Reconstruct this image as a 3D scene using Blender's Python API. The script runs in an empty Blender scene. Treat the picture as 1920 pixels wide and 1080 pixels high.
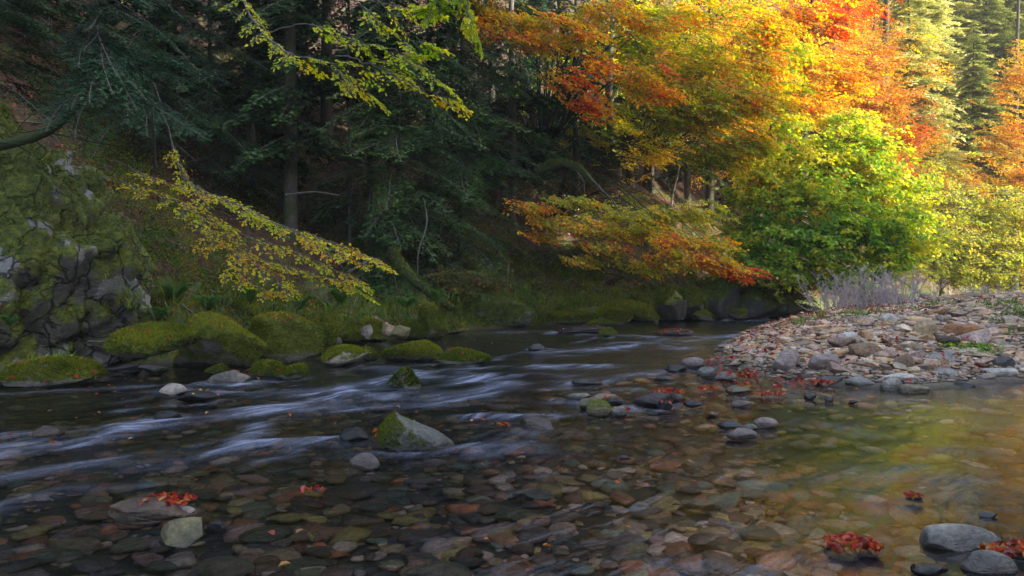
import bpy, bmesh, math, random
import numpy as np
from mathutils import Vector, Matrix

# ------------------------------------------------------------------ camera, light, exposure
SC = bpy.context.scene
COL = SC.collection
F = 1920 * 28 / 36.0          # focal length in pixels of the 1920 px wide photograph
H = 1.25                      # eye height over the water
HOR = 530.0                   # horizon row

cam_d = bpy.data.cameras.new('camera')
cam_d.lens = 28; cam_d.sensor_width = 36; cam_d.shift_y = -10 / 1920
cam_d.clip_start = 0.05; cam_d.clip_end = 1500
cam = bpy.data.objects.new('camera', cam_d); COL.objects.link(cam)
cam.location = (0, 0, H); cam.rotation_euler = (math.radians(90), 0, 0)
SC.camera = cam

SUN_EL = math.radians(27)
SUN_H = np.array([0.93, -0.37]); SUN_H /= np.linalg.norm(SUN_H)     # horizontal direction towards the sun
sun_dir = Vector((SUN_H[0] * math.cos(SUN_EL), SUN_H[1] * math.cos(SUN_EL), math.sin(SUN_EL)))
world = bpy.data.worlds.new('World'); SC.world = world; world.use_nodes = True
wn = world.node_tree
sky = wn.nodes.new('ShaderNodeTexSky'); sky.sky_type = 'NISHITA'; sky.sun_disc = False
sky.sun_elevation = SUN_EL
sky.sun_rotation = math.atan2(SUN_H[0], SUN_H[1])
sky.dust_density = 3.0; sky.ozone_density = 1.0
bg = wn.nodes['Background']; bg.inputs['Strength'].default_value = 0.15
hsv = wn.nodes.new('ShaderNodeHueSaturation'); hsv.inputs['Saturation'].default_value = 0.97      # slightly desaturated to lessen the sky's blue cast
wn.links.new(sky.outputs['Color'], hsv.inputs['Color']); wn.links.new(hsv.outputs['Color'], bg.inputs['Color'])
sd = bpy.data.lights.new('sun', 'SUN'); sd.energy = 4.3; sd.angle = math.radians(0.5); sd.color = (1.0, 0.92, 0.78)
so = bpy.data.objects.new('sun', sd); COL.objects.link(so)
so.rotation_euler = sun_dir.to_track_quat('Z', 'Y').to_euler(); so.location = (30, -10, 40)

SC.view_settings.view_transform = 'Standard'; SC.view_settings.look = 'None'
SC.view_settings.exposure = 1.88; SC.view_settings.gamma = 1.0
SC.render.engine = 'CYCLES'
SC.cycles.max_bounces = 7; SC.cycles.diffuse_bounces = 3; SC.cycles.glossy_bounces = 3
SC.cycles.transmission_bounces = 4; SC.cycles.transparent_max_bounces = 8
SC.cycles.sample_clamp_indirect = 6.0

HAZE_DENSITY = 0.0008

# ------------------------------------------------------------------ small helpers
rng = np.random.default_rng(7)

def W(px, py, Y):
    return np.array([(px - 960) / F * Y, Y, H + (HOR - py) / F * Y])

def G(px, py, z=0.0):
    Y = F * (H - z) / (py - HOR)
    return np.array([(px - 960) / F * Y, Y, z])

def lerp(a, b, t): return a + (b - a) * t
def sstep(x): x = np.clip(x, 0, 1); return x * x * (3 - 2 * x)

def _hash(ix, iy, iz, seed):
    n = (ix.astype(np.int64) * 374761393 + iy.astype(np.int64) * 668265263 + iz.astype(np.int64) * 2147483647 + seed * 1274126177) & 0xffffffff
    n = ((n ^ (n >> 13)) * 1274126177) & 0xffffffff
    n = ((n ^ (n >> 16)) * 2246822519) & 0xffffffff
    return ((n ^ (n >> 15)) & 0xffffff) / float(0xffffff)

def vnoise(p, seed=0):
    p = np.asarray(p, float); i = np.floor(p).astype(np.int64); f = p - i; f = f * f * (3 - 2 * f)
    out = 0
    for dx in (0, 1):
        for dy in (0, 1):
            for dz in (0, 1):
                w = (f[:, 0] if dx else 1 - f[:, 0]) * (f[:, 1] if dy else 1 - f[:, 1]) * (f[:, 2] if dz else 1 - f[:, 2])
                out = out + w * _hash(i[:, 0] + dx, i[:, 1] + dy, i[:, 2] + dz, seed)
    return out * 2 - 1

def fbm(p, octaves=4, seed=0, gain=0.5):
    p = np.asarray(p, float); a = 1.0; s = 0; t = 0
    for k in range(octaves):
        s = s + a * vnoise(p * (2 ** k) + 17.3 * k, seed + k); t += a; a *= gain
    return s / t

class MB:
    """collects vertex/face arrays and links them as one mesh object"""
    def __init__(self): self.v = []; self.f = {3: [], 4: []}; self.m = {3: [], 4: []}; self.c = []; self.n = 0
    def add(self, v, f, mat=0, col=None):
        v = np.asarray(v, float).reshape(-1, 3); f = np.asarray(f, np.int64)
        k = f.shape[1]
        self.v.append(v); self.f[k].append(f + self.n); self.m[k].append(np.full(len(f), mat, np.int32))
        c = np.ones((len(v), 4)); c[:, :3] = 0.5
        if col is not None: c[:, :3] = col
        self.c.append(c); self.n += len(v)
    def mesh(self, name, mats, smooth=True):
        me = bpy.data.meshes.new(name)
        v = np.concatenate(self.v) if self.v else np.zeros((0, 3))
        fs = [(k, np.concatenate(self.f[k]), np.concatenate(self.m[k])) for k in (3, 4) if self.f[k]]
        nl = sum(k * len(f) for k, f, m in fs); npoly = sum(len(f) for k, f, m in fs)
        me.vertices.add(len(v)); me.vertices.foreach_set('co', v.astype(np.float32).ravel())
        me.loops.add(nl); me.polygons.add(npoly)
        me.loops.foreach_set('vertex_index', np.concatenate([f.ravel() for k, f, m in fs]).astype(np.int32))
        tot = np.concatenate([np.full(len(f), k, np.int32) for k, f, m in fs])
        me.polygons.foreach_set('loop_start', np.concatenate([[0], np.cumsum(tot)[:-1]]).astype(np.int32))
        me.polygons.foreach_set('material_index', np.concatenate([m for k, f, m in fs]))
        me.polygons.foreach_set('use_smooth', np.full(npoly, smooth))
        for m in (mats if isinstance(mats, (list, tuple)) else [mats]): me.materials.append(m)
        a = me.attributes.new('tint', 'FLOAT_COLOR', 'POINT')
        a.data.foreach_set('color', np.concatenate(self.c).astype(np.float32).ravel())
        me.update(calc_edges=True)
        return me
    def build(self, name, mats, parent=None, smooth=True):
        o = bpy.data.objects.new(name, self.mesh(name, mats, smooth)); COL.objects.link(o)
        if parent is not None: o.parent = parent
        return o

def tag(o, label=None, cat=None, group=None, kind=None):
    if label: o['label'] = label
    if cat: o['category'] = cat
    if group: o['group'] = group
    if kind: o['kind'] = kind
    return o

def empty(name, loc, label, cat, group=None):
    o = bpy.data.objects.new(name, None); COL.objects.link(o); o.location = tuple(float(c) for c in loc)
    o.empty_display_size = 0.2
    return tag(o, label, cat, group)

def tube(mb, pts, radii, sides=6, mat=0, col=None, off=(0, 0, 0), wob=0.0):
    pts = np.asarray(pts, float) - np.asarray(off); n = len(pts)
    radii = np.broadcast_to(np.asarray(radii, float), (n,))
    t = np.gradient(pts, axis=0); t /= np.linalg.norm(t, axis=1)[:, None] + 1e-9
    ref = np.array([0.31, 0.17, 0.93]); 
    if abs(t[0] @ ref) > 0.8: ref = np.array([0.9, -0.3, 0.2])
    a = np.cross(t, ref); a /= np.linalg.norm(a, axis=1)[:, None] + 1e-9
    b = np.cross(t, a)
    an = np.linspace(0, 2 * math.pi, sides, endpoint=False)
    ring = a[:, None, :] * np.cos(an)[None, :, None] + b[:, None, :] * np.sin(an)[None, :, None]
    rr = radii[:, None] * np.ones(sides)[None]
    if wob:
        q = (pts[:, None, :] + ring * radii[:, None, None]).reshape(-1, 3)
        rr = rr * (1 + wob * fbm(q * 6, 3, 5).reshape(n, sides))
    v = (pts[:, None, :] + ring * rr[:, :, None]).reshape(-1, 3)
    i = np.arange(n - 1)[:, None] * sides; j = np.arange(sides)[None]; j2 = (j + 1) % sides
    f = np.stack([i + j, i + j2, i + sides + j2, i + sides + j], -1).reshape(-1, 4)
    mb.add(v, f, mat, col)

def bez(p, n=12):
    """smooth curve through points (Catmull-Rom)"""
    p = np.asarray(p, float)
    if len(p) == 2: return lerp(p[0], p[1], np.linspace(0, 1, n)[:, None])
    q = np.vstack([2 * p[0] - p[1], p, 2 * p[-1] - p[-2]]); out = []
    m = max(2, int(math.ceil(n / (len(p) - 1))))
    for k in range(len(p) - 1):
        a, b, c, d = q[k:k + 4]
        for t in np.linspace(0, 1, m, endpoint=False):
            out.append(0.5 * (2 * b + (c - a) * t + (2 * a - 5 * b + 4 * c - d) * t * t + (3 * b - a - 3 * c + d) * t ** 3))
    out.append(p[-1]); return np.array(out)

# ------------------------------------------------------------------ materials
def mat_new(name):
    m = bpy.data.materials.new(name); m.use_nodes = True
    nt = m.node_tree; nt.nodes.clear()
    out = nt.nodes.new('ShaderNodeOutputMaterial')
    return m, nt, out
def nd(nt, t, **kw):
    n = nt.nodes.new(t)
    for k, v in kw.items(): setattr(n, k, v)
    return n
def setin(n, **kw):
    for k, v in kw.items(): n.inputs[k.replace('_', ' ')].default_value = v
def lk(nt, a, b): nt.links.new(a, b)
def ramp(nt, src, stops):
    r = nd(nt, 'ShaderNodeValToRGB'); e = r.color_ramp.elements
    while len(e) > 1: e.remove(e[-1])
    e[0].position = stops[0][0]; e[0].color = (*stops[0][1], 1)
    for p, c in stops[1:]:
        x = e.new(p); x.color = (*c, 1)
    lk(nt, src, r.inputs[0]); return r.outputs[0]
def mixc(nt, fac, a, b, mode='MIX'):
    m = nd(nt, 'ShaderNodeMix', data_type='RGBA', blend_type=mode)
    for sock, v in ((m.inputs[0], fac), (m.inputs[6], a), (m.inputs[7], b)):
        if hasattr(v, 'is_linked') or isinstance(v, bpy.types.NodeSocket): lk(nt, v, sock)
        elif isinstance(v, (int, float)): sock.default_value = v
        else: sock.default_value = (*v, 1)
    return m.outputs[2]
def math_(nt, op, a, b=0.0, clamp=False):
    m = nd(nt, 'ShaderNodeMath', operation=op, use_clamp=clamp)
    for k, v in ((0, a), (1, b)):
        if isinstance(v, bpy.types.NodeSocket): lk(nt, v, m.inputs[k])
        else: m.inputs[k].default_value = v
    return m.outputs[0]
def noise(nt, vec, scale, detail=4, rough=0.55, dist=0.0):
    n = nd(nt, 'ShaderNodeTexNoise'); setin(n, Scale=scale, Detail=detail, Roughness=rough, Distortion=dist)
    if vec is not None: lk(nt, vec, n.inputs['Vector'])
    return n.outputs['Fac']
def mapping(nt, vec, scale):
    m = nd(nt, 'ShaderNodeMapping'); m.inputs['Scale'].default_value = scale; lk(nt, vec, m.inputs['Vector']); return m.outputs[0]
def bump(nt, h, strength, dist=0.02):
    b = nd(nt, 'ShaderNodeBump'); setin(b, Strength=strength, Distance=dist); lk(nt, h, b.inputs['Height']); return b.outputs[0]
def attr(nt, name): 
    a = nd(nt, 'ShaderNodeAttribute'); a.attribute_name = name; return a

def foliage_mat(name, trans=0.35, rough=0.55, spec=0.25):
    m, nt, out = mat_new(name)
    a = attr(nt, 'tint')
    p = nd(nt, 'ShaderNodeBsdfPrincipled'); setin(p, Roughness=rough); p.inputs['Specular IOR Level'].default_value = spec
    lk(nt, a.outputs['Color'], p.inputs['Base Color'])
    t = nd(nt, 'ShaderNodeBsdfTranslucent')
    hs = nd(nt, 'ShaderNodeHueSaturation'); setin(hs, Saturation=1.1, Value=1.25); lk(nt, a.outputs['Color'], hs.inputs['Color'])
    lk(nt, hs.outputs[0], t.inputs['Color'])
    mx = nd(nt, 'ShaderNodeMixShader'); mx.inputs[0].default_value = trans
    lk(nt, p.outputs[0], mx.inputs[1]); lk(nt, t.outputs[0], mx.inputs[2]); lk(nt, mx.outputs[0], out.inputs[0])
    return m
M_LEAF = foliage_mat('leaf', 0.55)
M_NEEDLE = foliage_mat('needle', 0.15, 0.5, 0.3)
M_BLADE = foliage_mat('grass_blade', 0.3)
M_LITTER = foliage_mat('fallen_leaf', 0.15, 0.35, 0.5)
M_MOSS_FUZZ = foliage_mat('moss_fuzz', 0.25, 0.8, 0.1)

def bark_mat(name, dark, light, moss=0.3):
    m, nt, out = mat_new(name)
    g = nd(nt, 'ShaderNodeNewGeometry').outputs['Position']
    n1 = noise(nt, mapping(nt, g, (9, 9, 2.2)), 3.0, 6, 0.65)
    n2 = noise(nt, g, 2.3, 5, 0.6)
    c = ramp(nt, n1, [(0.3, dark), (0.55, tuple(lerp(np.array(dark), np.array(light), 0.5))), (0.75, light)])
    mf = nd(nt, 'ShaderNodeMapRange'); setin(mf, From_Min=0.62 - moss * 0.4, From_Max=0.75 - moss * 0.4); lk(nt, n2, mf.inputs['Value'])
    c = mixc(nt, mf.outputs[0], c, (0.035, 0.05, 0.012))
    p = nd(nt, 'ShaderNodeBsdfPrincipled'); setin(p, Roughness=0.85); lk(nt, c, p.inputs['Base Color'])
    lk(nt, bump(nt, n1, 0.8, 0.03), p.inputs['Normal']); lk(nt, p.outputs[0], out.inputs[0])
    return m
M_BARK = bark_mat('bark', (0.02, 0.016, 0.012), (0.13, 0.115, 0.10), 0.35)
M_BARK_DARK = bark_mat('dark_bark', (0.008, 0.007, 0.006), (0.05, 0.045, 0.035), 0.45)
M_BARK_PALE = bark_mat('pale_bark', (0.04, 0.035, 0.03), (0.18, 0.16, 0.135), 0.25)
M_BARK_MOSS = bark_mat('mossy_bark', (0.02, 0.016, 0.012), (0.10, 0.09, 0.07), 0.8)
M_TWIG = bark_mat('twig_bark', (0.07, 0.06, 0.055), (0.25, 0.22, 0.21), 0.0)
M_PURPLE_TWIG = bark_mat('purple_twig', (0.36, 0.27, 0.26), (0.62, 0.51, 0.50), 0.0)

def rock_mat(name, source='object', moss=0.0, wet=False, pale=0.0):
    """stone: its own colour (object colour or stored tint), speckle, cracks, optional moss on upward faces, wet band at the water line"""
    m, nt, out = mat_new(name)
    geo = nd(nt, 'ShaderNodeNewGeometry')
    tc = nd(nt, 'ShaderNodeTexCoord')
    P = geo.outputs['Position']
    if source == 'object': base = nd(nt, 'ShaderNodeObjectInfo').outputs['Color']
    else: base = attr(nt, 'tint').outputs['Color']
    n1 = noise(nt, P, 5.0, 6, 0.65); n2 = noise(nt, P, 28.0, 5, 0.7)
    n3 = noise(nt, mapping(nt, P, (1.2, 1.2, 4.0)), 4.0, 5, 0.6, 0.6)
    c = mixc(nt, 1.0, base, ramp(nt, n1, [(0.3, (0.55, 0.55, 0.56)), (0.5, (0.95, 0.95, 0.93)), (0.72, (1.35, 1.3, 1.22))]), 'MULTIPLY')
    c = mixc(nt, 0.85, c, ramp(nt, n2, [(0.32, (0.5, 0.48, 0.47)), (0.5, (1.05, 1.05, 1.05)), (0.72, (1.6, 1.6, 1.6))]), 'MULTIPLY')
    if pale:
        ps = nd(nt, 'ShaderNodeSeparateColor'); lk(nt, attr(nt, 'tint').outputs['Color'], ps.inputs[0])
        mr = nd(nt, 'ShaderNodeMapRange'); setin(mr, From_Min=0.42, From_Max=0.62); lk(nt, math_(nt, 'ADD', ps.outputs[0], math_(nt, 'MULTIPLY', math_(nt, 'SUBTRACT', n2, 0.5), 0.9)), mr.inputs['Value'])
        palef = mr.outputs[0]
        vo = nd(nt, 'ShaderNodeTexVoronoi', feature='DISTANCE_TO_EDGE'); setin(vo, Scale=1.5)
        wv = nd(nt, 'ShaderNodeTexNoise'); setin(wv, Scale=1.8, Detail=5.0); lk(nt, P, wv.inputs['Vector'])
        va = nd(nt, 'ShaderNodeVectorMath', operation='MULTIPLY_ADD'); lk(nt, wv.outputs['Color'], va.inputs[0]); va.inputs[1].default_value = (1.2, 1.2, 1.2); lk(nt, mapping(nt, P, (1.5, 1.5, 0.8)), va.inputs[2]); lk(nt, va.outputs[0], vo.inputs['Vector'])
        ck = nd(nt, 'ShaderNodeMapRange'); setin(ck, From_Min=0.0, From_Max=0.06, To_Min=1.0, To_Max=0.0); lk(nt, vo.outputs['Distance'], ck.inputs['Value'])
        c = mixc(nt, palef, c, mixc(nt, n2, (0.08, 0.08, 0.08), (0.34, 0.34, 0.33)))
        c = mixc(nt, math_(nt, 'MULTIPLY', ck.outputs[0], 0.9), c, (0.008, 0.008, 0.007))
    sep = nd(nt, 'ShaderNodeSeparateXYZ'); lk(nt, P, sep.inputs[0])
    rough = 0.75
    # water line: stone stays wet and dark a few centimetres above the stream
    wl = nd(nt, 'ShaderNodeMapRange'); setin(wl, From_Min=0.03 if not wet else 0.12, From_Max=0.13 if not wet else 0.5, To_Min=1.0, To_Max=0.0)
    zz = math_(nt, 'ADD', sep.outputs['Z'], math_(nt, 'MULTIPLY', math_(nt, 'SUBTRACT', n1, 0.5), 0.12)); lk(nt, zz, wl.inputs['Value'])
    c = mixc(nt, math_(nt, 'MULTIPLY', wl.outputs[0], 0.72), c, (0.012, 0.011, 0.012))
    if moss > 0:
        ns = nd(nt, 'ShaderNodeSeparateXYZ'); lk(nt, geo.outputs['Normal'], ns.inputs[0])
        mn = noise(nt, P, 3.0, 6, 0.65)
        k = math_(nt, 'ADD', math_(nt, 'MULTIPLY', ns.outputs['Z'], 0.35), mn)
        mr = nd(nt, 'ShaderNodeMapRange'); setin(mr, From_Min=0.92 - moss * 0.62, From_Max=1.02 - moss * 0.62); lk(nt, k, mr.inputs['Value'])
        mf = math_(nt, 'MULTIPLY', mr.outputs[0], math_(nt, 'SUBTRACT', 1.0, math_(nt, 'MULTIPLY', wl.outputs[0], 0.9)))
        if pale: mf = math_(nt, 'MULTIPLY', mf, math_(nt, 'SUBTRACT', 1.0, palef))
        mc = ramp(nt, noise(nt, P, 9.0, 6, 0.7), [(0.3, (0.024, 0.036, 0.007)), (0.5, (0.085, 0.11, 0.014)), (0.7, (0.20, 0.21, 0.025))])
        c = mixc(nt, mf, c, mc)
    if pale: n3 = math_(nt, 'SUBTRACT', n3, math_(nt, 'MULTIPLY', ck.outputs[0], 1.2))
    p = nd(nt, 'ShaderNodeBsdfPrincipled'); lk(nt, c, p.inputs['Base Color'])
    rr = nd(nt, 'ShaderNodeMapRange'); setin(rr, To_Min=0.78, To_Max=0.16); lk(nt, wl.outputs[0], rr.inputs['Value']); lk(nt, rr.outputs[0], p.inputs['Roughness'])
    hsum = math_(nt, 'ADD', math_(nt, 'MULTIPLY', n2, 0.5), n3)
    lk(nt, bump(nt, hsum, 1.0, 0.035), p.inputs['Normal']); lk(nt, p.outputs[0], out.inputs[0])
    return m
M_STONE = rock_mat('stone')
M_STONE_T = rock_mat('stone_stuff', 'tint')
M_WET = rock_mat('wet_stone', wet=True)
M_MOSSY = rock_mat('mossy_stone', moss=1.15)
M_MOSSY2 = rock_mat('half_mossy_stone', moss=0.62)
M_CLIFF = rock_mat('cliff_rock', moss=0.88, pale=1.0)

# ------------------------------------------------------------------ terrain
LBANK = np.array([(-40, -30), (-18, -8), (-13, 5), (-10.2, 10.6), (-7.2, 12.3), (-5.4, 12.2), (-4.6, 12.9), (-4.2, 14.8), (-3.7, 17.2), (-2.0, 20.0),
                  (-0.1, 22.0), (2.4, 25.0), (5.2, 27.2), (8.2, 28.4), (12, 31.5), (17, 37), (26, 43), (40, 50), (90, 66)], float)
BAR = np.array([(6.7, 10.3), (5.9, 10.2), (4.7, 9.5), (4.15, 10.1), (3.7, 11.2), (3.6, 12.6), (3.95, 14.6), (4.9, 17.2), (7.0, 22.0), (9.4, 26.6), (11.8, 30.0),
                (18, 35.5), (30, 41.5), (60, 48), (60, 24), (30, 14), (16, 11.2), (10, 10.6)], float)

def polydist(P, poly, closed=False):
    A = poly if closed else poly[:-1]; B = np.roll(poly, -1, 0) if closed else poly[1:]
    best = np.full(len(P), 1e9); side = np.zeros(len(P))
    for a, b in zip(A, B):
        d = b - a; L = d @ d
        t = np.clip(((P - a) @ d) / L, 0, 1); q = a + t[:, None] * d
        dd = np.hypot(*(P - q).T); c = d[0] * (P[:, 1] - a[1]) - d[1] * (P[:, 0] - a[0])
        u = dd < best - 1e-9
        best = np.where(u, dd, best); side = np.where(u, np.sign(c), side)
    return best, side

def inside(P, poly):
    r = np.zeros(len(P), bool); n = len(poly)
    for i in range(n):
        a, b = poly[i], poly[(i + 1) % n]
        cond = ((a[1] > P[:, 1]) != (b[1] > P[:, 1])) & (P[:, 0] < (b[0] - a[0]) * (P[:, 1] - a[1]) / (b[1] - a[1] + 1e-12) + a[0])
        r ^= cond
    return r

def d_bank(P): d, s = polydist(P, LBANK); return d * s          # >0 on the wooded bank
def d_bar(P): d, s = polydist(P, BAR, True); return np.where(inside(P, BAR), d, -d)

def terrain_z(x, y, rough=True):
    P = np.stack([np.ravel(x), np.ravel(y)], 1).astype(float)
    P3 = np.concatenate([P, np.zeros((len(P), 1))], 1)
    d = d_bank(P); b = d_bar(P)
    wv = fbm(P3 * 0.35, 3, 11)
    dd = d + 0.5 * wv
    bank = 0.55 * sstep(dd / 0.7) + 0.32 * np.clip(dd - 0.7, 0, 2.2) + 0.86 * np.clip(dd - 2.7, 0, 70) - 0.35 * np.clip(dd - 40, 0, 70)
    bed = -0.5 * sstep(-dd / 2.2) + 0.17 * sstep((P[:, 0] + 1.5) / 3.5) * sstep((9.5 - P[:, 1]) / 5 + 0.2) - 0.30 * sstep((P[:, 0] - 0.26 * P[:, 1] - 0.2) / 1.2) * sstep((10.0 - P[:, 1]) / 1.5)
    z = np.where(dd > 0, bank, bed)
    zb = 0.98 * (1 - np.exp(-np.clip(b, 0, 60) / 3.2)) + 0.05
    z = np.where(b > 0, np.where(dd > 0, np.maximum(bank, zb), np.maximum(zb, bed)), np.maximum(z, np.clip(0.05 + 0.16 * b, -5, 0.05)))
    # right bank: unseen steep hill, added and shaped to keep the sun off the river
    hr = np.minimum((P[:, 0] - 17.8) * 1.9, (32.3 - 0.40 * (P[:, 0] - 8) - P[:, 1]) * 3.2)
    hr = np.minimum(hr, 38.0)
    z = np.maximum(z, np.where(hr > 0, 0.2 + hr, -9))
    if rough:
        amp = np.where(d > 0.3, 0.30, 0.05)
        lump = np.clip(1 - np.abs(fbm(P3 * 1.15, 2, 23)) * 2.2, 0, 1) ** 1.5
        z = z + 0.55 * lump * sstep((d - 0.1) / 0.8) * sstep((4.0 - d) / 1.5) * (P[:, 0] < 12)
        z = z + amp * fbm(P3 * 0.9, 4, 3) + np.where(d > 0.6, 0.22, 0.02) * fbm(P3 * 2.6, 4, 9)
    return z.reshape(np.shape(x))

def axis(lo, hi, segs):
    out = [lo]
    for end, step in segs:
        n = max(1, int(round((end - out[-1]) / step))); out += list(np.linspace(out[-1], end, n + 1)[1:])
    return np.array(out)
gx = axis(-130, 130, [(-60, 10), (-22, 1.6), (-10, 0.4), (14, 0.16), (30, 0.6), (70, 2.5), (130, 10)])
gy = axis(-80, 150, [(-30, 10), (1, 1.5), (26, 0.16), (40, 0.5), (80, 2), (150, 10)])
X, Yg = np.meshgrid(gx, gy); Z = terrain_z(X, Yg)
nx, ny = len(gx), len(gy)
ii = (np.arange(ny - 1)[:, None] * nx + np.arange(nx - 1)[None]).ravel()
quads = np.stack([ii, ii + 1, ii + nx + 1, ii + nx], 1)

def ground_mat():
    m, nt, out = mat_new('forest_floor')
    geo = nd(nt, 'ShaderNodeNewGeometry'); P = geo.outputs['Position']
    zone = attr(nt, 'tint')     # R: wooded bank, G: gravel bar, B: river bed
    s = nd(nt, 'ShaderNodeSeparateColor'); lk(nt, zone.outputs['Color'], s.inputs[0])
    n1 = noise(nt, P, 1.3, 6, 0.65, 0.4); n2 = noise(nt, P, 14.0, 6, 0.7); n3 = noise(nt, P, 4.0, 5, 0.6)
    litter = ramp(nt, n2, [(0.3, (0.010, 0.007, 0.005)), (0.5, (0.05, 0.020, 0.011)), (0.68, (0.13, 0.045, 0.02))])
    mossc = ramp(nt, n2, [(0.3, (0.018, 0.026, 0.007)), (0.5, (0.055, 0.08, 0.014)), (0.75, (0.13, 0.15, 0.022))])
    mr = nd(nt, 'ShaderNodeMapRange'); setin(mr, From_Min=0.49, From_Max=0.60); lk(nt, math_(nt, 'ADD', math_(nt, 'ADD', math_(nt, 'MULTIPLY', n1, 0.7), math_(nt, 'MULTIPLY', n3, 0.3)), math_(nt, 'MULTIPLY', s.outputs[0], 0.14)), mr.inputs['Value'])
    bank = mixc(nt, mr.outputs[0], litter, mossc)
    gravel = ramp(nt, noise(nt, P, 22.0, 5, 0.7), [(0.3, (0.10, 0.07, 0.055)), (0.5, (0.28, 0.215, 0.17)), (0.7, (0.46, 0.37, 0.30))])
    bed = ramp(nt, noise(nt, P, 12.0, 5, 0.7), [(0.3, (0.018, 0.013, 0.010)), (0.55, (0.06, 0.045, 0.03)), (0.75, (0.13, 0.10, 0.06))])
    c = mixc(nt, s.outputs[2], bank, bed); c = mixc(nt, s.outputs[1], c, gravel)
    p = nd(nt, 'ShaderNodeBsdfPrincipled'); setin(p, Roughness=0.85); lk(nt, c, p.inputs['Base Color'])
    lk(nt, bump(nt, n2, 0.9, 0.06), p.inputs['Normal']); lk(nt, p.outputs[0], out.inputs[0])
    return m
P2 = np.stack([X.ravel(), Yg.ravel()], 1)
zone = np.zeros((len(P2), 3)); zb_ = d_bar(P2); zd_ = d_bank(P2)
zone[:, 1] = sstep((zb_ + 0.4) / 0.5) * (zd_ < 0.5); zone[:, 2] = (Z.ravel() < 0.02) * (1 - zone[:, 1]) * (P2[:, 0] < 16); zone[:, 0] = sstep((2.6 - zd_) / 1.8) * (1 - zone[:, 1] - zone[:, 2])
mb = MB(); mb.add(np.stack([X.ravel(), Yg.ravel(), Z.ravel()], 1), quads, 0, zone)
tag(mb.build('ground', ground_mat()), kind='structure')
TX, TY, TZ = gx, gy, Z
def tz(x, y):
    """height of the built ground mesh (bilinear)"""
    x = np.atleast_1d(np.asarray(x, float)); y = np.atleast_1d(np.asarray(y, float))
    i = np.clip(np.searchsorted(TX, x) - 1, 0, nx - 2); j = np.clip(np.searchsorted(TY, y) - 1, 0, ny - 2)
    u = (x - TX[i]) / (TX[i + 1] - TX[i]); v = (y - TY[j]) / (TY[j + 1] - TY[j])
    return (TZ[j, i] * (1 - u) * (1 - v) + TZ[j, i + 1] * u * (1 - v) + TZ[j + 1, i] * (1 - u) * v + TZ[j + 1, i + 1] * u * v)
def tz1(x, y): return float(tz(x, y)[0])

def z_at(px, py):
    """where the photo ray through (px, py) meets the ground"""
    dx, dz = (px - 960) / F, (HOR - py) / F
    ys = np.linspace(2.5, 60, 1600); zz = tz(dx * ys, ys); hit = np.argmax(H + dz * ys < zz)
    return np.array([dx * ys[hit], ys[hit], zz[hit]])

# ------------------------------------------------------------------ river surface
FLOW = np.array([-0.62, -0.78]); FLOW /= np.linalg.norm(FLOW); ACR = np.array([0.78, -0.62])
FOAM_SHEEN = [  # photo-pixel courses of white water and painted pool reflections: points, half width (m), strength
    ([(1140, 689), (1000, 688), (880, 695), (760, 714), (600, 738)], 0.30, 1.0),
    ([(1070, 706), (930, 706), (850, 722), (760, 742), (640, 755), (500, 775)], 0.26, 0.9),
    ([(960, 722), (880, 742), (830, 752)], 0.20, 0.75),
    ([(1090, 752), (960, 752), (850, 757), (700, 764), (560, 770)], 0.16, 0.55),
    ([(690, 722), (560, 728), (470, 742), (350, 735)], 0.18, 0.65),
    ([(480, 722), (330, 722), (180, 730), (0, 742)], 0.16, 0.3),
    ([(640, 742), (540, 760), (440, 778), (300, 792)], 0.22, 0.6),
    ([(300, 796), (215, 805), (110, 812), (0, 820)], 0.13, 0.45),
    ([(250, 800), (205, 824), (130, 836), (40, 846), (0, 856)], 0.17, 1.0),
    ([(350, 838), (300, 846), (200, 868), (60, 885), (0, 892)], 0.12, 0.5),
    ([(640, 826), (560, 834), (500, 836), (440, 846), (360, 860), (250, 880)], 0.13, 0.95),
    ([(482, 798), (470, 820), (440, 838)], 0.10, 0.8),
    ([(265, 905), (170, 908), (90, 925), (0, 955)], 0.10, 0.42),
    ([(1040, 778), (940, 780), (850, 782)], 0.12, 0.65),
    ([(1000, 800), (960, 822), (980, 838), (900, 848)], 0.16, 0.65),
    ([(700, 690), (780, 698), (690, 720)], 0.2, 0.5),
    ([(1260, 652), (1190, 648), (1120, 656), (1040, 664)], 0.40, 0.75),
    ([(1330, 638), (1240, 642), (1160, 646)], 0.35, 0.45),
    ([(1230, 634), (1180, 630), (1120, 628)], 0.35, 0.7),
    ([(1520, 603), (1440, 601), (1370, 601)], 0.5, 1.1),
    ([(1440, 630), (1360, 630), (1300, 636)], 0.4, 0.8),
    ([(1050, 622), (990, 622), (950, 623)], 0.3, 0.5),
    ([(1330, 690), (1240, 698), (1150, 712), (1060, 720)], 0.22, 0.55),
    ([(1230, 640), (1330, 632), (1400, 627)], 0.3, 0.4),
    ([(1440, 778), (1560, 800), (1690, 830)], 0.22, 0.17), ([(1790, 892), (1640, 885), (1480, 905)], 0.30, 0.19), ([(1900, 930), (1760, 925), (1620, 935)], 0.2, 0.13), ([(1900, 800), (1800, 790), (1700, 780)], 0.3, 0.10),  # pool strips, here to two rows down: sky reflection painted as pale streaks
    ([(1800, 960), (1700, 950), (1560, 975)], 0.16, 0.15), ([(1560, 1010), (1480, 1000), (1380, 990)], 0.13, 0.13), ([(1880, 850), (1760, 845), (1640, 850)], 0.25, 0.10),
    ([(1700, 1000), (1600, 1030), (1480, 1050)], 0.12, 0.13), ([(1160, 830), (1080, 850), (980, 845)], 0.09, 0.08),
    ([(1250, 735), (1180, 730), (1100, 738)], 0.10, 0.35), ([(1500, 742), (1400, 745), (1300, 735)], 0.12, 0.35),
]
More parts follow.
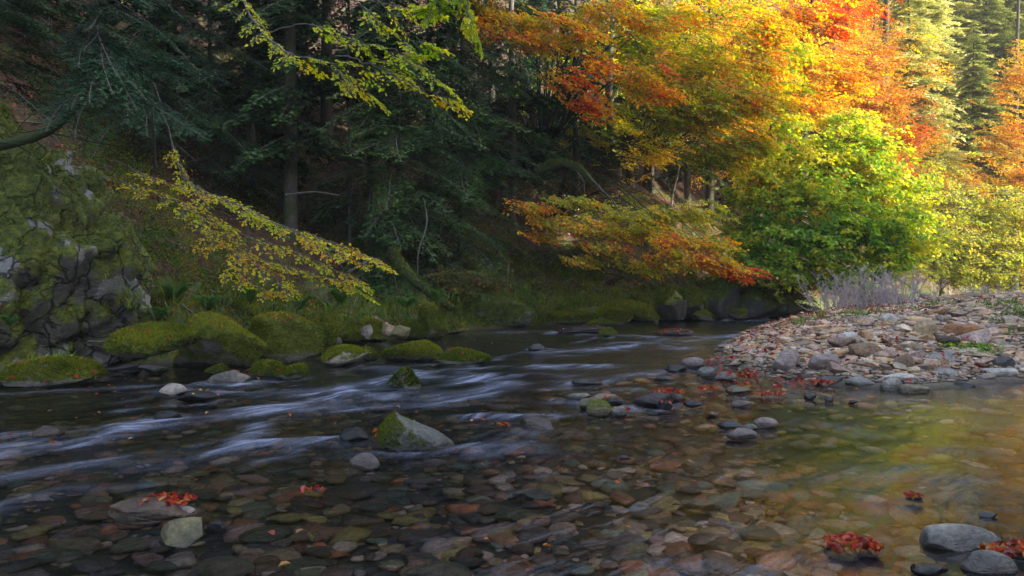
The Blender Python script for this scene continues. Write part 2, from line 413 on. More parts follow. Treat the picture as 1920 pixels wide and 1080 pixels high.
wx = np.arange(-16, 14.01, 0.075); wy = np.concatenate([np.arange(-4, 2.4, 0.4), np.arange(2.4, 14, 0.065), np.arange(14, 33, 0.12), np.arange(33, 48, 1.0)])
WX, WY = np.meshgrid(wx, wy); WP = np.stack([WX.ravel(), WY.ravel()], 1)
u = WP @ FLOW; v = WP @ ACR
warp = 0.35 * fbm(np.stack([u * 0.35, v * 0.35, 0 * u], 1), 2, 21)
v2 = v + warp
for px_, py_, w_ in ((757, 733, 62), (782, 850, 146), (664, 834, 54), (92, 828, 52), (316, 792, 56), (1006, 812, 64), (326, 744, 50), (370, 757, 74), (432, 722, 78), (1010, 659, 40), (868, 684, 104), (1128, 613, 56), (1140, 632, 34), (546, 712, 66), (1100, 722, 60), (1226, 766, 74), (648, 687, 92)):
    FOAM_SHEEN += [([(px_ - w_ * 0.45, py_ - 3), (px_ - w_ * 1.1, py_ + 6), (px_ - w_ * 1.9, py_ + 13)], 0.09, 0.5), ([(px_ + w_ * 0.65, py_ - w_ * 0.10), (px_ + w_ * 0.1, py_ + 3), (px_ - w_ * 0.6, py_ + 3)], 0.06, 0.55)]
foam_sheen = np.zeros(len(WP)); lift = np.zeros(len(WP))
for pts, hw, st in FOAM_SHEEN:
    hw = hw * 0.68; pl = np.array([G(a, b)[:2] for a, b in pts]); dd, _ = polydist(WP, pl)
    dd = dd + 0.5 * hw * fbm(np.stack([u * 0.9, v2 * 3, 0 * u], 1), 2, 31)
    g = np.exp(-np.clip(dd, 0, 9) ** 2 / (2 * hw * hw)); foam_sheen += st * g; lift += st * np.exp(-(np.clip(dd, 0, 9) / (1.6 * hw)) ** 2)
calm = sstep((WP[:, 0] - 0.20 * WP[:, 1] + 0.3) / 1.6) * sstep((10.5 - WP[:, 1]) / 2.0)      # the pool below the gravel bar
fu = np.stack([u * 1.1, v2 * 3.4, 0 * u], 1)
hz = (0.020 * fbm(fu, 3, 41) + 0.012 * fbm(np.stack([u * 3.0, v2 * 8, 0 * u], 1), 2, 43)) * (1 - 0.75 * calm) 
hz += 0.055 * np.clip(lift, 0, 1.2) * (0.6 + 0.8 * vnoise(np.stack([u * 1.6, v2 * 3.0, 0 * u], 1), 47))
wz = hz - 0.004
bed_z = tz(WP[:, 0], WP[:, 1])
wm = bpy.data.meshes.new('river_water')
mbw = MB(); nwx = len(wx)
iw = (np.arange(len(wy) - 1)[:, None] * nwx + np.arange(nwx - 1)[None]).ravel()
qw = np.stack([iw, iw + 1, iw + nwx + 1, iw + nwx], 1)
keep = (np.min(bed_z[qw], axis=1) < 0.12)
mbw.add(np.stack([WP[:, 0], WP[:, 1], wz], 1), qw[keep], 0, np.stack([np.clip(foam_sheen, 0, 1.6), np.clip(-bed_z, 0, 1.0), calm], 1))

def water_mat():
    m, nt, out = mat_new('river_water')
    a = attr(nt, 'tint'); s = nd(nt, 'ShaderNodeSeparateColor'); lk(nt, a.outputs['Color'], s.inputs[0])
    foam_sheen_, depth, calm_ = s.outputs
    geo = nd(nt, 'ShaderNodeNewGeometry')
    rot = nd(nt, 'ShaderNodeMapping', vector_type='POINT'); lk(nt, geo.outputs['Position'], rot.inputs['Vector'])
    rot.inputs['Rotation'].default_value = (0, 0, -math.atan2(FLOW[1], FLOW[0]))
    flow = rot.outputs[0]
    wob = nd(nt, 'ShaderNodeTexNoise'); setin(wob, Scale=0.5, Detail=2.0); lk(nt, flow, wob.inputs['Vector'])
    av = nd(nt, 'ShaderNodeVectorMath', operation='MULTIPLY_ADD'); lk(nt, wob.outputs['Color'], av.inputs[0]); av.inputs[1].default_value = (0.6, 0.6, 0); lk(nt, flow, av.inputs[2])
    fl = av.outputs[0]
    s1 = noise(nt, mapping(nt, fl, (0.55, 6.0, 1)), 1.0, 5, 0.6, 0.3)
    s2 = noise(nt, mapping(nt, fl, (1.6, 22.0, 1)), 1.0, 4, 0.65, 0.2)
    s3 = noise(nt, mapping(nt, fl, (0.9, 1.5, 1)), 1.0, 3, 0.55)
    st = math_(nt, 'ADD', math_(nt, 'MULTIPLY', s1, 0.6), math_(nt, 'MULTIPLY', s2, 0.4))
    mr = nd(nt, 'ShaderNodeMapRange', interpolation_type='SMOOTHSTEP'); setin(mr, From_Min=0.40, From_Max=0.66); lk(nt, st, mr.inputs['Value'])
    pm = nd(nt, 'ShaderNodeMapRange', interpolation_type='SMOOTHSTEP'); setin(pm, From_Min=0.38, From_Max=0.62, To_Min=0.10, To_Max=1.35); lk(nt, s3, pm.inputs['Value'])
    ff = math_(nt, 'MULTIPLY', math_(nt, 'MULTIPLY', foam_sheen_, pm.outputs[0]), math_(nt, 'ADD', math_(nt, 'MULTIPLY', mr.outputs[0], 0.85), 0.12))
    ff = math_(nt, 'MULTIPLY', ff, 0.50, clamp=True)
    # ripples
    r1 = noise(nt, mapping(nt, fl, (1.0, 3.5, 1)), 2.2, 3, 0.5)
    bn = bump(nt, math_(nt, 'MULTIPLY', math_(nt, 'ADD', r1, math_(nt, 'MULTIPLY', s1, 0.7)), math_(nt, 'SUBTRACT', 1.0, math_(nt, 'MULTIPLY', calm_, 0.65))), 0.5, 0.05)
    fr = nd(nt, 'ShaderNodeFresnel'); fr.inputs['IOR'].default_value = 1.22; lk(nt, bn, fr.inputs['Normal'])
    gl = nd(nt, 'ShaderNodeBsdfGlossy'); setin(gl, Roughness=0.13); gl.inputs['Color'].default_value = (0.95, 0.97, 1, 1); lk(nt, bn, gl.inputs['Normal'])
    tr = nd(nt, 'ShaderNodeBsdfTransparent')
    dn = nd(nt, 'ShaderNodeMapRange'); setin(dn, From_Min=0.02, From_Max=0.5); lk(nt, depth, dn.inputs['Value'])
    lk(nt, ramp(nt, dn.outputs[0], [(0.0, (0.96, 0.95, 0.93)), (0.5, (0.90, 0.88, 0.84)), (1.0, (0.46, 0.50, 0.52))]), tr.inputs['Color'])
    mx = nd(nt, 'ShaderNodeMixShader'); lk(nt, fr.outputs[0], mx.inputs[0]); lk(nt, tr.outputs[0], mx.inputs[1]); lk(nt, gl.outputs[0], mx.inputs[2])
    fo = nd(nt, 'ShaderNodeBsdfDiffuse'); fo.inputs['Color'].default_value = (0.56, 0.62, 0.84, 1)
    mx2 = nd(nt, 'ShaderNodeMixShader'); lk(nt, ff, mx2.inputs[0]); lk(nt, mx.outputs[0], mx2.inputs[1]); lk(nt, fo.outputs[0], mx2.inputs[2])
    lk(nt, mx2.outputs[0], out.inputs[0])
    return m
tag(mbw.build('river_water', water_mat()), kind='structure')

# ------------------------------------------------------------------ stones
_ico = {}
def ico(sub):
    if sub not in _ico:
        bm = bmesh.new(); bmesh.ops.create_icosphere(bm, subdivisions=sub, radius=1.0)
        v = np.array([w.co[:] for w in bm.verts]); f = np.array([[x.index for x in q.verts] for q in bm.faces]); bm.free()
        _ico[sub] = (v, f)
    return _ico[sub]

def rock_verts(seed, sub=3, planes=9, amp=0.10, taper=0.0, skew=0.0, cut=0.72, round_=0.85, freq=1.3):
    r = np.random.default_rng(seed); v, f = ico(sub); v = v.copy()
    for k in range(planes):
        n = r.normal(size=3); n /= np.linalg.norm(n); d = r.uniform(cut - 0.14, cut + 0.16)
        e = v @ n - d; v = v - np.where(e > 0, e * round_, 0)[:, None] * n
    nn = v / (np.linalg.norm(v, axis=1)[:, None] + 1e-9)
    v = v + nn * (amp * fbm(v * freq + seed * 3.7, 5, seed % 97, 0.55))[:, None]
    lo, hi = v.min(0), v.max(0); v = (v - (lo + hi) / 2) / (hi - lo)          # unit box
    if taper: 
        k = 1 - taper * (v[:, 2:3] + 0.5); v = np.concatenate([v[:, :2] * k, v[:, 2:]], 1)
    if skew: v[:, 0] += skew * (v[:, 2] + 0.5)
    lo, hi = v.min(0), v.max(0); v = (v - (lo + hi) / 2) / (hi - lo)
    return v, f

def face_geo(v, f):
    a, b, c = v[f[:, 0]], v[f[:, 1]], v[f[:, 2]]; n = np.cross(b - a, c - a); ar = np.linalg.norm(n, axis=1)
    return (a + b + c) / 3, n / (ar[:, None] + 1e-12), ar / 2

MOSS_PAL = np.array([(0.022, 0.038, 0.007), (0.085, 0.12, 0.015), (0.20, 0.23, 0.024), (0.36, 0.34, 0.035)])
def palette(pal, t):
    pal = np.asarray(pal, float); t = np.clip(t, 0, 0.9999) * (len(pal) - 1); i = t.astype(int); fr = (t - i)[:, None]
    return pal[i] * (1 - fr) + pal[i + 1] * fr

def fuzz(v, f, n, size, world_off, thr, seed, zmin=0.06, hang=0.3, bright=0.5, mdir=(0, 0, 1), skip=None):
    """moss: short blades standing on the upper faces of a stone"""
    r = np.random.default_rng(seed)
    c, nn, ar = face_geo(v, f)
    wpos = c + world_off
    ok = (nn @ np.array(mdir, float) + 0.6 * fbm(wpos * 2.5, 3, 55) > thr) & (wpos[:, 2] > zmin)
    if skip is not None: ok &= skip[f].mean(1) < 0.25
    if ok.sum() < 3: return None
    pr = ar * ok; pr /= pr.sum()
    k = r.choice(len(f), n, p=pr); b = r.dirichlet((1, 1, 1), n)
    p = (v[f[k]] * b[:, :, None]).sum(1); nrm = nn[k]
    d = nrm + r.normal(0, 0.55, (n, 3)); d[:, 2] -= hang * (1 - nrm[:, 2]); d /= np.linalg.norm(d, axis=1)[:, None]
    s = r.normal(size=(n, 3)); s = np.cross(d, s); s /= np.linalg.norm(s, axis=1)[:, None] + 1e-9
    L = size * r.uniform(0.5, 1.3, n)[:, None]; w = L * 0.16
    base = p - nrm * size * 0.15
    V = np.stack([base - s * w, base + s * w, base + d * L], 1).reshape(-1, 3)
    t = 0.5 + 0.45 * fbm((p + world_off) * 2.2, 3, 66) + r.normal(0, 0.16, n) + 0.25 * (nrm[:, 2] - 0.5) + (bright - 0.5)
    col = np.repeat(palette(MOSS_PAL, t), 3, 0)
    m = MB(); m.add(V, np.arange(3 * n).reshape(-1, 3), 0, col)
    return m

LITTER_PTS = []      # (pos, normal, size, colour index) of loose fallen leaves
def strew(v, f, off, n, seed, size=0.06, thr=0.55, pal=0):
    r = np.random.default_rng(seed); c, nn, ar = face_geo(v, f); w = c + off
    ok = (nn[:, 2] > thr) & (w[:, 2] > 0.03)
    if not ok.any(): return
    pr = ar * ok; pr /= pr.sum(); k = r.choice(len(f), n, p=pr)
    for i in k: LITTER_PTS.append((w[i] + nn[i] * 0.012, nn[i], size * r.uniform(0.6, 1.3), pal))

STONE_COL = {'grey': (0.32, 0.295, 0.265), 'pale grey': (0.56, 0.51, 0.45), 'dark grey': (0.085, 0.078, 0.075), 'purple grey': (0.34, 0.265, 0.25), 'tan': (0.48, 0.36, 0.23),
             'brown': (0.24, 0.155, 0.10), 'olive': (0.28, 0.25, 0.13), 'rust': (0.34, 0.16, 0.07), 'pinkish': (0.50, 0.38, 0.33), 'black': (0.022, 0.021, 0.024), 'olive grey': (0.20, 0.205, 0.18)}
ROCKS = []
def rock(px, py, wpx, hpx, label, colour='grey', mat=None, depth=0.75, sub=4, seed=None, taper=0.2, skew=0.0, moss=0, z0=0.0, sink=0.15, rot=0.0, leaves=0,
         name='boulder', cat='rock', group=None, planes=11, amp=0.15, cut=0.64, Yoff=0.0, mthr=0.35, fsize=0.045, bright=0.5, carve=None, tilt=0.0, pal=0, mdir=(0, 0, 1)):
    """a stone whose foot shows at photo pixel (px, py), wpx wide and hpx tall there"""
    seed = seed if seed is not None else int(px * 7 + py * 13)
    g = G(px, py, z0); Y = g[1]; w = wpx * Y / F; h = hpx * Y / F; d = w * depth; hh = h * (1 + sink)
    v, f = rock_verts(seed, sub, planes, amp, taper, skew, cut)
    v = v * np.array([w, d, hh])
    if tilt:
        c, s = math.cos(tilt), math.sin(tilt); v = np.stack([v[:, 0] * c - v[:, 2] * s, v[:, 1], v[:, 0] * s + v[:, 2] * c], 1)
    if rot:
        c, s = math.cos(rot), math.sin(rot); v = np.stack([v[:, 0] * c - v[:, 1] * s, v[:, 0] * s + v[:, 1] * c, v[:, 2]], 1)
        v[:, 0] *= w / np.ptp(v[:, 0])
    Yc = Y + 0.42 * np.ptp(v[:, 1]) + Yoff
    loc = np.array([(px - 960) / F * Yc, Yc, z0 + h - v[:, 2].max()])
    if carve is not None: v = carve(v, loc)
    m = MB(); m.add(v, f)
    o = m.build(name, mat or (M_MOSSY if moss > 1 else M_MOSSY2 if moss else M_STONE)); o.location = loc
    o.color = (*(np.array(STONE_COL[colour]) * 0.62), 1)
    tag(o, label, cat, group)
    if moss:
        area = w * d + w * h
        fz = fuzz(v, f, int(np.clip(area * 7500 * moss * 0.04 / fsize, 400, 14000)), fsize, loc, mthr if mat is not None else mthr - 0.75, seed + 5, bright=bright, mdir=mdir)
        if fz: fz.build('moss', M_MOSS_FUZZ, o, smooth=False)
    if leaves: strew(v, f, loc, int(leaves * 1.6), seed + 9, pal=pal)
    ROCKS.append((loc, v, f)); return o


# ------------------------------------------------------------------ the mossy cliff at the left and the bank boulders
def cliff():
    v, f = rock_verts(901, 6, 16, 0.14, 0.06, 0.0, 0.74, 0.92, 1.6)
    v = v * np.array([5.4, 3.4, 6.2])
    w = v * np.array([1, 1, 0.55])
    nn = v / np.linalg.norm(v, axis=1)[:, None]
    v = v + nn * (0.42 * fbm(w * 0.9, 5, 71, 0.6))[:, None] + nn * (0.17 * fbm(w * 3.2, 4, 77, 0.6))[:, None] - nn * (0.22 * np.clip(1 - np.abs(fbm(v * (1.6, 1.6, 0.7), 3, 79)) * 7, 0, 1))[:, None]
    c, s_ = math.cos(0.22), math.sin(0.22)
    v = np.stack([v[:, 0] * c - v[:, 1] * s_, v[:, 0] * s_ + v[:, 1] * c, v[:, 2]], 1)
    loc = np.array([-8.25, 12.0, 0.95])
    q = (v + loc) @ np.array([[1, 0, 0], [0, 1, 0], [0.55, 0, 1.0]])                 # bare streaks run down to the right
    pale = sstep((fbm(q * (2.6, 2.6, 0.9), 5, 83, 0.62) - 0.10) / 0.07) * sstep((fbm((v + loc) * 0.8, 3, 85) + 0.18) / 0.2)
    m = MB(); m.add(v, f, 0, np.stack([pale, 0 * pale, 0 * pale], 1)); o = m.build('cliff_outcrop', M_CLIFF); o.location = loc; o.color = (0.085, 0.08, 0.072, 1)
    tag(o, 'tall moss-covered rock outcrop with pale bare streaks rising from the water', 'rock outcrop')
    fz = fuzz(v, f, 46000, 0.05, loc, 0.05, 905, hang=0.9, bright=0.24, skip=pale)
    fz.build('moss', M_MOSS_FUZZ, o, smooth=False)
    strew(v, f, loc, 60, 906, 0.06, 0.15)
    ROCKS.append((loc, v, f))
cliff()

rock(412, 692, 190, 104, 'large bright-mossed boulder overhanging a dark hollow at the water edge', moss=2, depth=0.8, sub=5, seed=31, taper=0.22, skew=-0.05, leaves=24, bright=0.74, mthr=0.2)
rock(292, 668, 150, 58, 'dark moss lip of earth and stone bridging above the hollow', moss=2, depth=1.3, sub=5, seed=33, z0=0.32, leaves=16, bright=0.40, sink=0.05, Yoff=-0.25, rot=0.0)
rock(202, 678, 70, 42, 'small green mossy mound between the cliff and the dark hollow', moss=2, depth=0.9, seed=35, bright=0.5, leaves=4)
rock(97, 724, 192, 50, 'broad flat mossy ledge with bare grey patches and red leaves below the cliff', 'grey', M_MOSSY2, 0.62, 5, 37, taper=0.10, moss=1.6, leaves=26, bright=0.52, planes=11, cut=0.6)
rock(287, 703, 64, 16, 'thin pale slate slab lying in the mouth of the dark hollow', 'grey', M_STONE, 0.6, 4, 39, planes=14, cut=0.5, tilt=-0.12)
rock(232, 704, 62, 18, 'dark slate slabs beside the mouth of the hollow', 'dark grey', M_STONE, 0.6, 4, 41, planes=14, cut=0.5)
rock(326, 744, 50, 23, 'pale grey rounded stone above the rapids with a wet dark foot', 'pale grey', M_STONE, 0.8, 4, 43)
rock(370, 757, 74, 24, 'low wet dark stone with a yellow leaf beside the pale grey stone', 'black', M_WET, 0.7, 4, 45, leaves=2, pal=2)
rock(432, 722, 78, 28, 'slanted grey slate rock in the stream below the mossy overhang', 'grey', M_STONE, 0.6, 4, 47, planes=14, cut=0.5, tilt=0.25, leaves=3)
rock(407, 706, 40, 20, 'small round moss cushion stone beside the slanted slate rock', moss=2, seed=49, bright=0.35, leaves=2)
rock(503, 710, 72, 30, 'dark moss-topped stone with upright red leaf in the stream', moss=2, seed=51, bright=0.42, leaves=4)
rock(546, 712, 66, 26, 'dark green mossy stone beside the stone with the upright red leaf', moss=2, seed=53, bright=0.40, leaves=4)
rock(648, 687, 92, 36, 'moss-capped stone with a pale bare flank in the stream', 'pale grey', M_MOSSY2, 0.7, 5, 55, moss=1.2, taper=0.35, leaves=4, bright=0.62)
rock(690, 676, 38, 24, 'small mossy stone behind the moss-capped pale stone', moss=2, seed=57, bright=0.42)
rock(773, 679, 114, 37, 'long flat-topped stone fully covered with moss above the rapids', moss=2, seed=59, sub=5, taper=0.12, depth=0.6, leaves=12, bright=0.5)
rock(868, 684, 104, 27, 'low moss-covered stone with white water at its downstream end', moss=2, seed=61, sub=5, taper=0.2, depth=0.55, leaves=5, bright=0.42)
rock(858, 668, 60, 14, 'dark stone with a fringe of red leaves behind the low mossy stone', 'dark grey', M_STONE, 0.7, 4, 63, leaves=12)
rock(757, 733, 62, 40, 'dark pointed mossy rock standing in the rapids with a pale foot', 'grey', M_MOSSY2, 0.7, 5, 65, moss=1.5, taper=0.4, skew=-0.1, bright=0.25)
rock(1010, 659, 40, 15, 'small dark angular rock far out in the smooth current', 'dark grey', M_WET, 0.6, 4, 67, planes=12, taper=0.4)
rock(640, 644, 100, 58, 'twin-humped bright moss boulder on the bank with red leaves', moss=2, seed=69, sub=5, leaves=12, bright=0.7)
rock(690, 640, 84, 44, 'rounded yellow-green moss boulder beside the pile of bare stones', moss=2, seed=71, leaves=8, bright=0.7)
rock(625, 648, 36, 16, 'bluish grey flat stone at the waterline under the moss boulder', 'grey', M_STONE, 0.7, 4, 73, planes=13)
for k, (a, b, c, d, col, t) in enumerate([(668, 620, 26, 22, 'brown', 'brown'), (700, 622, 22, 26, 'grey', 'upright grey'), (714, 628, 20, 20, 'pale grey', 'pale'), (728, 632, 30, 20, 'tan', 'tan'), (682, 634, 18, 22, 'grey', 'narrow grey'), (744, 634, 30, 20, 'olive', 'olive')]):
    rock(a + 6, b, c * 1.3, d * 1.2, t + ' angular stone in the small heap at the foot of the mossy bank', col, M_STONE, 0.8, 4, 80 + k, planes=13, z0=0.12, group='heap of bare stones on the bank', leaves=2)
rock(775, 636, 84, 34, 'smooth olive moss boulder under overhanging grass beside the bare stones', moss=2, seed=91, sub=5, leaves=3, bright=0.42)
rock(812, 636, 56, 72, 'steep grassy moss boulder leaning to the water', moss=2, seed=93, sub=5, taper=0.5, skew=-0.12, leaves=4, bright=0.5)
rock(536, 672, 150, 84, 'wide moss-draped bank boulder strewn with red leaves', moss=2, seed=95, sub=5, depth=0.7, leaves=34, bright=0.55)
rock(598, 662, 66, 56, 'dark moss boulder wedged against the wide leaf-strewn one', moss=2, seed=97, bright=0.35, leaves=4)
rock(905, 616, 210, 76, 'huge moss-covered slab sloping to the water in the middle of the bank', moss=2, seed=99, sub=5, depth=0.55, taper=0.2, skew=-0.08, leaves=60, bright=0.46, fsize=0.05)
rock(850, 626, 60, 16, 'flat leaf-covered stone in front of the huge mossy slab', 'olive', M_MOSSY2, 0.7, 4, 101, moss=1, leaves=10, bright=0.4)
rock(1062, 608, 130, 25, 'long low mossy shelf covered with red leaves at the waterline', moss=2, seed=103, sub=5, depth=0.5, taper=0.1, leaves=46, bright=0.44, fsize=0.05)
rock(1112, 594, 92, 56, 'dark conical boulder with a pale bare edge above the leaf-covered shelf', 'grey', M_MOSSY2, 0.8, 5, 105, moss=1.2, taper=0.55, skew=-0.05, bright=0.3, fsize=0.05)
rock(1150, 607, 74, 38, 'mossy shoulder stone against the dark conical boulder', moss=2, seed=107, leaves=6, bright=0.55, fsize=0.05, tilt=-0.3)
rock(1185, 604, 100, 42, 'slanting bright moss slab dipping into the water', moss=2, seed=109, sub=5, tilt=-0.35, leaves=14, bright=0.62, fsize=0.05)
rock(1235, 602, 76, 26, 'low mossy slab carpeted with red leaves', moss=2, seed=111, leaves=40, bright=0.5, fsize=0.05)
rock(1128, 613, 56, 12, 'small mossy islet with a dead twig in the stream', moss=2, seed=113, leaves=3, bright=0.45, fsize=0.05)
rock(1095, 624, 120, 12, 'flat dark rock with a line of red leaves in midstream', 'dark grey', M_WET, 0.5, 4, 115, leaves=14, taper=0.1)
rock(1140, 632, 34, 16, 'small olive stone beside the flat dark midstream rock', 'olive', M_MOSSY2, 0.8, 4, 117, moss=1, bright=0.35)
rock(1262, 629, 80, 11, 'low dark rock heaped with red leaves far out in the current', 'dark grey', M_WET, 0.5, 4, 119, leaves=50, taper=0.1)
# dark angular stones of the undercut bank further back
for k, (a, b, w_, h_, t) in enumerate([(1296, 602, 70, 64, 'tall dark block under the orange bough'), (1350, 600, 84, 86, 'steep dark angular rock face under the bough tip'), (1415, 599, 84, 62, 'brown-black rock in the undercut bank'),
                                       (1468, 598, 70, 40, 'low dark rock where the river bends'), (1322, 603, 44, 20, 'small dark rock at the foot of the steep face'), (1258, 604, 60, 70, 'leaning grey rock above the leaf carpet'),
                                       (1508, 596, 60, 26, 'dark rock under the hazel at the river bend'), (1384, 602, 40, 22, 'mossy black stone between two dark bank rocks')]):
    z_ = 0.0 if b > 560 else 1.25
    rock(a, b if b > 560 else 560, w_, h_, t, 'dark grey' if b > 560 else 'pale grey', M_MOSSY2, 0.9, 4, 130 + k, moss=0.7, planes=13, cut=0.58, bright=0.35, fsize=0.05) if b > 560 else None

# the stones standing in the river
rock(782, 850, 146, 74, 'large pyramid-shaped grey rock with green moss on its upstream side in the rapids', 'olive grey', M_STONE, 0.8, 5, 205, taper=0.80, skew=-0.14, moss=1.2, planes=8, cut=0.60, bright=0.5, mthr=0.22, fsize=0.022, mdir=(-0.9, -0.15, 0.35))
rock(664, 834, 54, 31, 'black wet rounded rock close to the large pyramid-shaped rock', 'black', M_WET, 0.8, 4, 207)
rock(685, 880, 60, 27, 'smooth rounded purple-grey stone in front of the pyramid-shaped rock', 'purple grey', M_STONE, 0.75, 4, 209, planes=5, amp=0.05)
rock(716, 846, 40, 34, 'wet brown stone with red leaves touching the pyramid-shaped rock', 'brown', M_WET, 0.8, 4, 211, leaves=5)
rock(92, 828, 52, 28, 'squat dark red-brown rock with white water streaming past', 'brown', M_WET, 0.8, 4, 213, taper=0.1)
rock(316, 792, 56, 22, 'dark wet rock barely breaking the rapids', 'black', M_WET, 0.7, 4, 215)
rock(1006, 812, 64, 28, 'wet brown rock with a glistening edge below the rapids', 'brown', M_WET, 0.7, 4, 217, taper=0.35, skew=-0.1)
rock(340, 1034, 92, 54, 'blocky greenish grey rock with wet foot in the shallows', 'olive', M_STONE, 0.8, 5, 219, planes=12, cut=0.55, taper=0.22)
rock(285, 982, 176, 36, 'wide half-drowned brown slab with a pale tip carrying red leaves', 'brown', M_STONE, 0.6, 5, 221, taper=0.3, planes=8)
rock(332, 976, 66, 24, 'pale-topped end stone of the half-drowned slab', 'pale grey', M_STONE, 0.6, 4, 222, taper=0.3, planes=12)
rock(405, 1000, 42, 22, 'small black wet stone beside the blocky greenish rock', 'black', M_WET, 0.7, 4, 223, planes=12)
rock(1803, 1030, 150, 36, 'long boulder with a dry pale top and wet dark flanks in the shallows', 'pale grey', M_STONE, 0.55, 5, 225, sink=0.8, taper=0.22, skew=0.08, planes=7, amp=0.06)
rock(1848, 1071, 100, 30, 'broad dark boulder with a grey cap next to the long pale-topped one', 'grey', M_STONE, 0.6, 5, 227, sink=0.8, planes=7, amp=0.07)
rock(1744, 1084, 72, 20, 'low wet black stone with trailing debris in the shallows', 'black', M_WET, 0.6, 4, 229)
rock(1910, 1050, 60, 22, 'dark wet stone behind the broad dark boulder', 'dark grey', M_WET, 0.6, 4, 231, leaves=10)
rock(1602, 1020, 66, 12, 'flat wet stone hidden under a mat of red leaves', 'black', M_WET, 0.7, 4, 233)
rock(1715, 936, 36, 8, 'small dark stone trailing a red leaf in the pool', 'dark grey', M_WET, 0.7, 3, 235, leaves=3)
rock(1852, 972, 40, 9, 'tiny black stone with an orange leaf in the pool', 'black', M_WET, 0.7, 3, 237, leaves=3)
SM = [(1082, 750, 50, 12, 'pale grey', 'flat pale stone at the head of the shallow riffle'), (1132, 756, 62, 14, 'tan', 'long tan stone behind the mossy riffle stone'), (1106, 768, 42, 20, 'olive', 'rounded olive stone touching the mossy riffle stone'),
      (1124, 782, 50, 30, 'olive', 'rounded mossy stone in the middle of the riffle'), (1160, 782, 32, 19, 'grey', 'small grey stone beside the mossy riffle stone'), (1152, 764, 36, 18, 'dark grey', 'dark wet stone with red leaves in the riffle'),
      (1226, 766, 74, 27, 'dark grey', 'large dark slanting stone under the red leaf heap in the riffle'), (1262, 757, 36, 22, 'purple grey', 'purple-grey stone behind the red leaf heap'), (1248, 768, 28, 15, 'black', 'small black stone at the end of the leaf heap'),
      (1300, 692, 48, 22, 'purple grey', 'rounded brownish stone leading the gravel spit'), (1328, 710, 44, 20, 'grey', 'dark grey stone with a leaf drift behind it'), (1268, 699, 42, 14, 'black', 'wet black stone in the riffle off the gravel spit'),
      (1390, 826, 58, 20, 'purple grey', 'smooth pale purple stone lying alone in the pool'), (1436, 804, 46, 19, 'pinkish', 'pinkish stone at the end of the small pool group'), (1404, 812, 34, 16, 'grey', 'grey stone in the middle of the small pool group'),
      (1368, 804, 46, 14, 'dark grey', 'dark flat stone in the small pool group'), (1336, 782, 26, 9, 'rust', 'little reddish stone awash in the pool'), (1172, 862, 22, 8, 'purple grey', 'tiny purple stone awash in the shallows'),
      (1300, 764, 40, 13, 'dark grey', 'dark stone awash below the leaf heap'), (1390, 764, 40, 12, 'purple grey', 'wet flat stone at the pool side of the spit'), (1520, 752, 22, 14, 'dark grey', 'small dark stone off the spit in the pool'),
      (1555, 754, 18, 12, 'grey', 'smallest grey stone off the spit in the pool'), (1600, 758, 22, 7, 'black', 'black stone just breaking the pool'), (1100, 722, 60, 10, 'dark grey', 'wet ridge of stone with white water over it'),
      (1245, 714, 40, 9, 'dark grey', 'dark stone with twigs caught on it'), (1360, 716, 44, 18, 'grey', 'grey stone in the leaf-choked shallows'), (1385, 742, 50, 17, 'olive', 'olive stone by the leaf-choked shallows')]
for k, (a, b, w_, h_, c_, t) in enumerate(SM):
    rock(a, b, w_, h_, t, c_, M_MOSSY2 if 'mossy stone' in t else M_STONE, 0.75, 4, 260 + k, planes=7, amp=0.07, taper=0.15, leaves=4 if 'leaf' in t or 'leaves' in t else 0, moss=0.4 if 'mossy stone in' in t else 0, fsize=0.02, name='river_stone', cat='stone')

# named submerged slabs that read through the water
SUB = [(575, 1058, 90, 'olive', 'yellowish oval stone under the shallow water'), (500, 1000, 100, 'olive', 'long mossy-yellow stone under the water beside the red one'), (500, 1050, 50, 'rust', 'red stone glowing under the water'),
       (965, 965, 80, 'olive', 'long slanting green-brown slab under clear water'), (1000, 925, 80, 'grey', 'bluish long stone under clear water'), (700, 950, 60, 'grey', 'grey flat stone on the bed behind the yellow one'),
       (1308, 942, 70, 'tan', 'large tan flat stone on the bed of the pool'), (1310, 868, 60, 'tan', 'tan slab under water below the lone purple stone'), (1190, 1045, 60, 'olive', 'greenish round stone on the near bed'),
       (820, 1072, 130, 'tan', 'very broad tan rock on the near bed'), (420, 1062, 120, 'tan', 'broad brown slab on the near bed'), (300, 1062, 70, 'olive', 'olive stone under water beside the blocky rock'),
       (160, 1062, 80, 'purple grey', 'pale lilac slab tilted on the bed'), (120, 1040, 80, 'olive', 'green-tinged stone blurred by the current'), (1420, 925, 60, 'tan', 'orange-brown stone under the pool'),
       (1330, 1010, 80, 'brown', 'brown weedy stone under the current'), (880, 1035, 60, 'rust', 'ruddy flat stone on the near bed'), (1130, 905, 50, 'pale grey', 'pale stone glinting under the shallows')]
for k, (a, b, w_, c_, t) in enumerate(SUB):
    p = G(a, b, -0.16); z = tz1(p[0], p[1]); p = G(a, b, z + 0.06); w = w_ * p[1] / F
    v, f = rock_verts(400 + k, 4, 6, 0.06, 0.1); v = v * np.array([w, w * 0.62, max(0.07, w * 0.28)])
    an = rng.uniform(-0.6, 0.6); v = np.stack([v[:, 0] * math.cos(an) - v[:, 1] * math.sin(an), v[:, 0] * math.sin(an) + v[:, 1] * math.cos(an), v[:, 2]], 1)
    m = MB(); m.add(v, f); o = m.build('submerged_stone', M_STONE); o.location = (p[0], p[1], min(z + 0.05, -0.05 - v[:, 2].max())); o.color = (*(1.5 * np.array(STONE_COL[c_])), 1)
    tag(o, t, 'stone')

